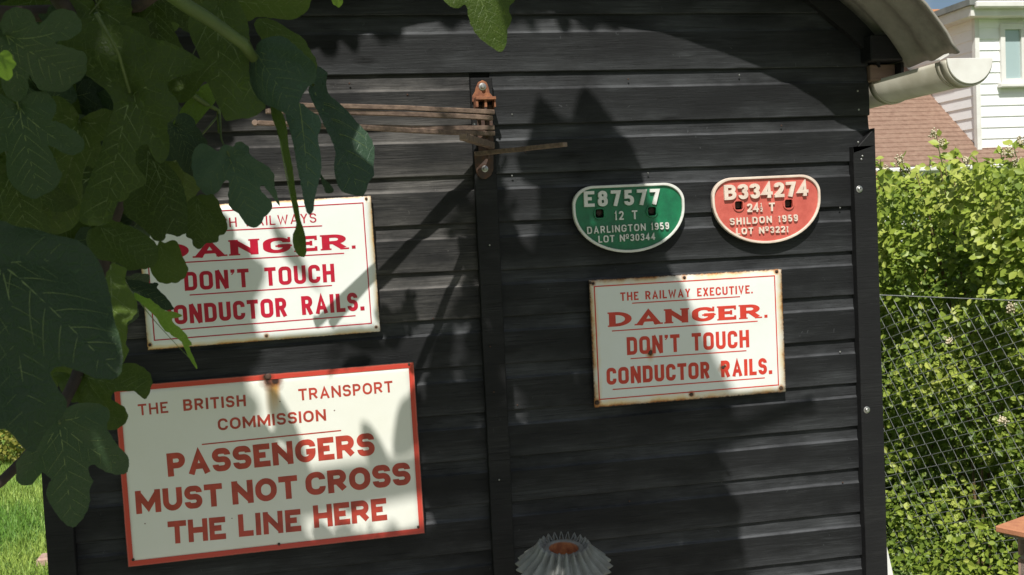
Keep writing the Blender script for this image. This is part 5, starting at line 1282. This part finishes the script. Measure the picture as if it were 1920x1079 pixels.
traced([(470, 160), (560, 40), (700, -60), (850, -20), (950, 150), (980, 330), (975, 600), (990, 720), (1050, 830), (1110, 880), (1080, 930), (1000, 990), (880, 1010), (790, 1030), (750, 960), (700, 860), (640, 720), (600, 700), (520, 800), (440, 860), (370, 860), (290, 820), (270, 730), (310, 670), (440, 610), (590, 580), (560, 480), (480, 300)],
    (706, 0), (800, 1020), -1.2, MI, [(735, 960), (1060, 880), (330, 740)], (8, 6), 4.495, (250, 0), wave=.04, cup=.02, side=.05)
traced([(700, -80), (1000, -130), (1460, -80), (1480, 50), (1430, 110), (1330, 160), (1180, 150), (1050, 140), (960, 180), (860, 110), (780, 40)],
    (760, 0), (1475, 55), -1.17, MI, [(1440, 62), (1200, -80)], (20, 0), 4.495, (250, 0), pet=[(419, 0, -1.17), (400, -20, -1.18), (380, -60, -1.2)])
traced([(1165, 0), (1200, 35), (1240, 42), (1275, 25), (1290, 80), (1305, 130), (1340, 190), (1400, 240), (1450, 264), (1480, 220), (1490, 150), (1512, 100), (1495, 40), (1525, 0), (1540, -80), (1450, -170), (1350, -190), (1220, -150), (1140, -60)],
    (1310, -110), (1448, 260), -1.1, MI, [(1440, 245), (1180, 5), (1510, -20)], (-20, -10), 2.697, (400, 0), lit=True, pet=[(885.7, -41, -1.1), (880, -90, -1.1), (860, -160, -1.15)], label='single leaf hanging from the top edge, right of all the others')
traced([(368, 173), (388, 156), (397, 169), (403, 189), (388, 209), (375, 225), (361, 240), (350, 252), (341, 258), (330, 247), (319, 238), (332, 220), (343, 200), (357, 185)],
    (372, 176), (341, 257), -.95, YO, [(342, 252), (396, 200), (332, 235)], (10, 0), 1, (0, 0), lit=True)
for a_ in (((35, 205), (72, 365), -1.3, -1.27, 'lobed', 6, D_, 8, .95), ((152, 232), (96, 437), -1.2, -1.17, 'deep', 17, MI, -12, .9), ((15, 75), (150, 150), -1.35, -1.3, 'lobed', 7, D_, 20, 1.15),
           ((185, 15), (235, 165), -1.12, -1.1, 'lobed', 8, MI, -15, 1.1), ((285, -20), (300, 120), -1.1, -1.08, 'lobed', 9, MI, 15, 1.0), ((160, 35), (95, 110), -1.12, -1.1, 'broad', 18, D_, 0, 1.1),
           ((22, 325), (60, 470), -1.22, -1.2, 'lobed', 10, MI, 0, 1.0), ((330, 235), (372, 330), -.98, -.96, 'broad', 21, D_, -20, .8), ((120, 560), (180, 690), -1.1, -1.08, 'lobed', 12, D_, 10, 1.1)): place(*a_, 'flat', pet=a_[5] % 2 == 0)
place((0, 105), (14, 150), -1.4, -1.38, 'broad', 19, YO, 0, .8, 'flat', pet=False, lit=True)
place((622, -30), (636, 13), -1.1, -1.08, 'broad', 20, YO, 0, .7, 'flat', pet=False, lit=True)
# darker leaves filling in behind
rf = random.Random(8)
fillpoly = np.array([(-60, -60), (500, -60), (470, 30), (420, 120), (320, 170), (310, 300), (330, 400), (280, 440), (215, 480), (205, 650), (130, 690), (40, 760), (-60, 770)], float)
c = 0
kinds = ['lobed', 'broad', 'deep']
tries = 0
while c < 46 and tries < 600:
    tries += 1
    bx_, by_ = rf.uniform(-60, 420), rf.uniform(-60, 640); an_ = R(rf.uniform(40, 140)); L_ = rf.uniform(110, 190)
    tx_, ty_ = bx_ + math.cos(an_) * L_, by_ + math.sin(an_) * L_
    cen = np.array([(bx_ * .4 + tx_ * .6, by_ * .4 + ty_ * .6), (tx_ + (tx_ - bx_) * .1, ty_ + 12), (tx_ + 45, (by_ + ty_) / 2 + 20), (tx_ - 45, (by_ + ty_) / 2)])
    if not inside(cen, fillpoly).all(): continue
    yy = rf.uniform(-1.0, -.72); place((bx_, by_), (tx_, ty_), yy, yy + .05, kinds[c % 3], c % 6, D_ if c % 2 else MI, rf.uniform(-35, 35), rf.uniform(.9, 1.15), 'droop', pet=c % 2 == 0); c += 1
# branches in view
def branch(pts, r_, name='branch', mat='bark'):
    P3 = [at(a, b, y) for a, b, y in pts]; mb = MB(); rs_ = np.linspace(r_[0], r_[1], len(P3)).tolist(); mb.tube(P3, rs_, 10); return mb.build(name, mat, fig, smooth=True)
branch([(-60, 22, -1.1), (20, 28, -1.1), (110, 24, -1.08), (180, 22, -1.06), (260, 10, -1.1), (330, -40, -1.2)], (.011, .008))
branch([(-40, 935, -1.1), (0, 905, -1.1), (45, 862, -1.08), (82, 815, -1.06), (112, 770, -1.04), (140, 715, -1.02), (160, 660, -1.0), (190, 560, -.98), (200, 450, -.98), (240, 330, -1.0), (235, 200, -1.05), (150, 60, -1.1), (60, -80, -1.2)], (.006, .010))
branch([(300, -25, -1.28), (345, 8, -1.27), (400, 42, -1.26), (455, 82, -1.24), (476, 110, -1.22)], (.0085, .006), 'green_shoot', 'greenstem')
branch([(300, 130, -1.0), (350, 170, -.97), (385, 195, -.95), (410, 208, -.94), (412, 250, -.94)], (.004, .003), 'green_shoot', 'greenstem')
branch([(-20, 350, -1.0), (25, 325, -.98), (45, 370, -.98), (75, 445, -.98)], (.005, .003))
mb = MB(); mb.tube([TRUNK, TRUNK + (.05, .0, .6), TRUNK + (.0, .05, 1.2), TRUNK + (.1, .1, 1.9), TRUNK + (.35, .05, 2.6), TRUNK + (.8, -.1, 3.0), TRUNK + (1.5, -.2, 3.2), TRUNK + (2.2, -.25, 3.25)], [.09, .08, .07, .06, .05, .04, .03, .02], 14); mb.build('trunk', 'bark', fig, smooth=True)
for dx, dy, dz in ((1.2, -.9, 3.1), (.6, .6, 2.3), (2.6, .1, 2.9), (.2, -1.2, 2.9)):
    a = TRUNK + (.1, .1, 1.9); b = TRUNK + (dx, dy, dz); mb = MB(); mb.tube([a, (a + b) / 2 + (0, 0, .15), b], [.045, .03, .012], 10); mb.build('branch', 'bark', fig, smooth=True)

# ---- the crown above the frame: leaves placed where the tree throws its shade on the wall
def poly(*p): return np.array(p, float)
LIT = [poly((590, 97), (860, 97), (1170, 93), (1355, 97), (1430, 131), (1486, 158), (1553, 206), (1600, 249), (1600, 1085), (1405, 1085), (1385, 1000), (1370, 900), (1350, 780), (1335, 700), (1300, 600), (1283, 515), (1240, 460), (1228, 400), (1240, 350), (1195, 335), (1150, 235), (1120, 190), (1105, 225), (1060, 235), (1020, 200), (1015, 260), (1010, 330), (1010, 420), (1000, 455), (975, 450), (965, 400), (955, 330), (935, 235), (925, 150), (915, 340), (885, 342), (800, 450), (735, 560), (690, 620), (620, 640), (600, 680), (480, 690), (470, 640), (492, 600), (492, 550), (470, 490), (440, 430), (415, 385), (425, 240), (480, 200), (540, 190)),
       poly((780, 20), (1225, 55), (1280, 97), (780, 97)),
       poly((875, 437), (850, 524), (823, 605), (797, 690), (760, 690), (775, 600), (812, 507), (850, 460)),
       poly((880, 620), (862, 622), (842, 690), (838, 730), (850, 730), (868, 680)),
       poly((944, 660), (976, 694), (987, 762), (965, 800), (948, 770)),
       poly((465, 728), (530, 705), (775, 680), (780, 755), (752, 830), (762, 855), (790, 850), (795, 995), (602, 1010), (580, 950), (555, 880), (535, 830), (492, 785)),
       poly((300, 880), (284, 882), (290, 905), (300, 915)),
       poly((600, 1030), (650, 1025), (640, 1060), (600, 1055))]
DARKIN = [poly((560, 850), (525, 775), (535, 770), (570, 830), (600, 900), (590, 920)), poly((700, 830), (730, 850), (740, 930), (710, 920)), poly((560, 500), (520, 440), (535, 440), (580, 505), (620, 560), (600, 565))]
step = 9
gx_, gy_ = np.meshgrid(np.arange(60, 1640, step), np.arange(-20, 1110, step)); gp = np.stack([gx_.ravel(), gy_.ravel()], 1).astype(float)
lit = np.zeros(len(gp), bool)
for q in LIT: lit |= inside(gp, q)
for q in DARKIN: lit &= ~inside(gp, q)
# points of the roof's own shadow do not need leaves
need = ~lit & ~((gp[:, 0] > 1100) & (gp[:, 1] < 100 + (gp[:, 0] - 1300) * .6)) & (gp[:, 0] < 1400)
lit |= (gp[:, 0] > 1400)
HAND = poly((985, 180), (1215, 180), (1215, 345), (985, 345)); hm = inside(gp, HAND); need &= ~hm; lit &= ~hm
D3 = FW[None] * FPX + RT[None] * (gp[:, :1] - 960) - UP[None] * (gp[:, 1:] - 539.5); W3 = CAM + D3 * ((0 - CAM[1]) / D3[:, 1:2])
K_ = SUN / SUN[1]
def proj(P):      # slide along the light onto the wall plane
    P = np.atleast_2d(P); t = -P[:, 1]; Q = P + K_[None] * t[:, None]; return Q[:, [0, 2]]
wl, wn_ = proj(W3[lit]), proj(W3[need])
# hanging leaves in view should be in shade as well, a few are left in the sun
vis = []; vy = []; vlit = []; vly = []
for i, W in enumerate(leaf_world):
    pts_ = np.vstack([W[::9] * s_ + W.mean(0) * (1 - s_) for s_ in (.3, .6, .9)])
    if leaf_lit[i]: vlit.append(proj(W[::12])); vly.append(W[::12, 1])
    else: vis.append(proj(pts_)); vy.append(pts_[:, 1])
vlit.append(proj(np.array([at(a, b, -1.14) for a, b in ((140, 845), (155, 852), (168, 848), (172, 835), (185, 822))]))); vly.append(np.full(5, -1.14))
cq = np.array([at(a, b, -.25) for a in range(965, 1160, 16) for b in range(990, 1085, 14)]); vis.append(proj(cq)); vy.append(cq[:, 1])
aq = np.array([at(905 + (x_ - 905) * t, y_ + 8 * (1 - t), -.05 + (yy_ + .05) * t) for x_, y_, yy_ in ((560, 198, -.31), (500, 209, -.34), (482, 231, -.32), (660, 238, -.4)) for t in np.linspace(0, 1, 12)]); vlit.append(proj(aq)); vly.append(aq[:, 1])
vis = np.vstack(vis); vy = np.concatenate(vy); vlit = np.vstack(vlit); vly = np.concatenate(vly)
Pd = np.vstack([wn_, vis]); Yd = np.r_[np.zeros(len(wn_)), vy]; cov = np.zeros(len(Pd), int)
Pl = np.vstack([wl, vlit]); Yl = np.r_[np.zeros(len(wl)), vly]
wd_ = np.r_[np.ones(len(wn_)), np.full(len(vis), 1.2)]; wlw = np.r_[np.full(len(wl), 5.), np.full(len(vlit), 3.)]
rg = np.random.default_rng(77)
canopy = []; outs = {}
CK = [('lobed', 0), ('lobed', 1), ('broad', 0), ('broad', 2), ('deep', 1), ('oval', 0)]
def cast_leaf(bp, tp_, t, kI, roll=0.):
    b3 = at(bp[0], bp[1], 0) - K_ * t; t3 = at(tp_[0], tp_[1], 0) - K_ * (t + .05); L_ = np.linalg.norm(t3 - b3); a = (t3 - b3) / L_
    nv = -SUN; nv = nv - a * (nv @ a); nv /= np.linalg.norm(nv); nv = np.array(Quaternion(Vector(a), R(roll)) @ Vector(nv)); xa = np.cross(a, nv)
    out = shape_of(kI); canopy.append((b3, a, xa, nv, L_, kI, b3[None] + out[:, :1] * xa * L_ + out[:, 1:2] * a * L_))
def shape_of(i):
    k, v = CK[i]; return fmesh(k, v, 'fig_mid', OPT['droop'])[1]
cast_leaf((1035, 345), (1016, 200), .95, 5, 20); cast_leaf((1142, 372), (1100, 186), 1.0, 5, 0); cast_leaf((1092, 350), (1058, 236), .9, 5, 30);
cast_leaf((520, 750), (588, 925), 1.0, 5, 60); cast_leaf((520, 440), (606, 568), 1.1, 5, 66); cast_leaf((812, 765), (742, 858), 1.0, 5, 20); cast_leaf((690, 810), (742, 940), 1.1, 5, 45)
for it in range(14000):
    if len(canopy) >= 700: break
    unc = np.where(cov == 0)[0]
    if len(unc) < 25: break
    j = rg.choice(unc); u, v = Pd[j]; y0 = Yd[j]
    ymax = min(y0 - .12, -.55); yc = rg.uniform(-3.1, ymax) if rg.random() < .5 else ymax - abs(rg.normal(0, .5))
    C3 = np.array((u, 0, v)) + K_ * yc; L_ = rg.uniform(.10, .26) if it < 4500 else rg.uniform(.06, .15)
    nv = -SUN + rg.normal(0, .45, 3) + np.array((0, 0, .3)); nv /= np.linalg.norm(nv); a = rg.normal(0, 1, 3) + np.array((0, 0, -.5)); a -= nv * (a @ nv); a /= np.linalg.norm(a)
    xa = np.cross(a, nv); kI = rg.integers(0, 5); out = shape_of(kI); A = C3 - a * L_ * .45
    W = A[None] + out[:, :1] * xa * L_ + out[:, 1:2] * a * L_
    if W[:, 2].max() > 4.3 or W[:, 2].min() < 1.5 or W[:, 1].max() > -.3: continue
    # stay out of the picture
    vv = W - CAM; zz = vv @ FW; ok = True
    if (zz > .02).any():
        m1 = zz > .02; uu = 960 + FPX * (vv[m1] @ RT) / zz[m1]; v2 = 539.5 - FPX * (vv[m1] @ UP) / zz[m1]
        if ((uu > -40) & (uu < 1960) & (v2 > -25) & (v2 < 1200)).any(): continue
        if ((v2 > 0) & (uu > -40)).any(): continue
    if np.linalg.norm(C3 - CAM) < .35: continue
    Q = proj(W)[::3]; lo, hi = Q.min(0), Q.max(0); yc_ = W[:, 1].mean()
    ml = np.where((Pl[:, 0] > lo[0]) & (Pl[:, 0] < hi[0]) & (Pl[:, 1] > lo[1]) & (Pl[:, 1] < hi[1]) & (Yl > yc_ + .03))[0]
    bad = (wlw[ml[inside(Pl[ml], Q)]].sum()) if len(ml) else 0
    md = np.where((Pd[:, 0] > lo[0]) & (Pd[:, 0] < hi[0]) & (Pd[:, 1] > lo[1]) & (Pd[:, 1] < hi[1]) & (Yd > yc_ + .03))[0]
    ins = md[inside(Pd[md], Q)]; gain = wd_[ins[cov[ins] == 0]].sum()
    if bad * 1.0 > gain * .45 or gain < 2.5: continue
    cov[ins] += 1; canopy.append((A, a, xa, nv, L_, kI, W))
print('canopy leaves', len(canopy), 'uncovered', int((cov == 0).sum()), 'of', len(cov), 'wall need', int((cov[:len(wn_)] == 0).sum()), len(wn_))
nobj = len(leaf_world); rest = []
for i, (A, a, xa, nv, L_, kI, W) in enumerate(canopy):
    me = fmesh(CK[kI][0], CK[kI][1], 'fig_mid', OPT['droop'])[0]
    Mw = Matrix([[xa[k] * L_, a[k] * L_, nv[k] * L_, A[k] - FL[k]] for k in range(3)] + [[0, 0, 0, 1]])
    if nobj < 298: o = link('leaf', me, fig); o.matrix_basis = Mw; nobj += 1
    else: rest.append((CK[kI], Mw))
if rest:
    VV = []; FF = []; base = 0
    cache = {}
    for (k, v), Mw in rest:
        if (k, v) not in cache:
            me = fmesh(k, v, 'fig_mid', OPT['droop'])[0]; fs = [tuple(p.vertices) for p in me.polygons if p.material_index == 0]; nvt = max(max(f) for f in fs) + 1
            co = np.empty(len(me.vertices) * 3); me.vertices.foreach_get('co', co); cache[(k, v)] = (co.reshape(-1, 3)[:nvt], fs)
        co, fs = cache[(k, v)]; MM = np.array(Mw); VV.append(co @ MM[:3, :3].T + MM[:3, 3]); FF += [tuple(i + base for i in f) for f in fs]; base += len(co)
    me = bpy.data.meshes.new('crown_leaves'); me.from_pydata(np.vstack(VV).tolist(), [], FF); me.update()
    o = link('crown_leaves', me, fig, 'fig_mid'); o['kind'] = 'stuff'
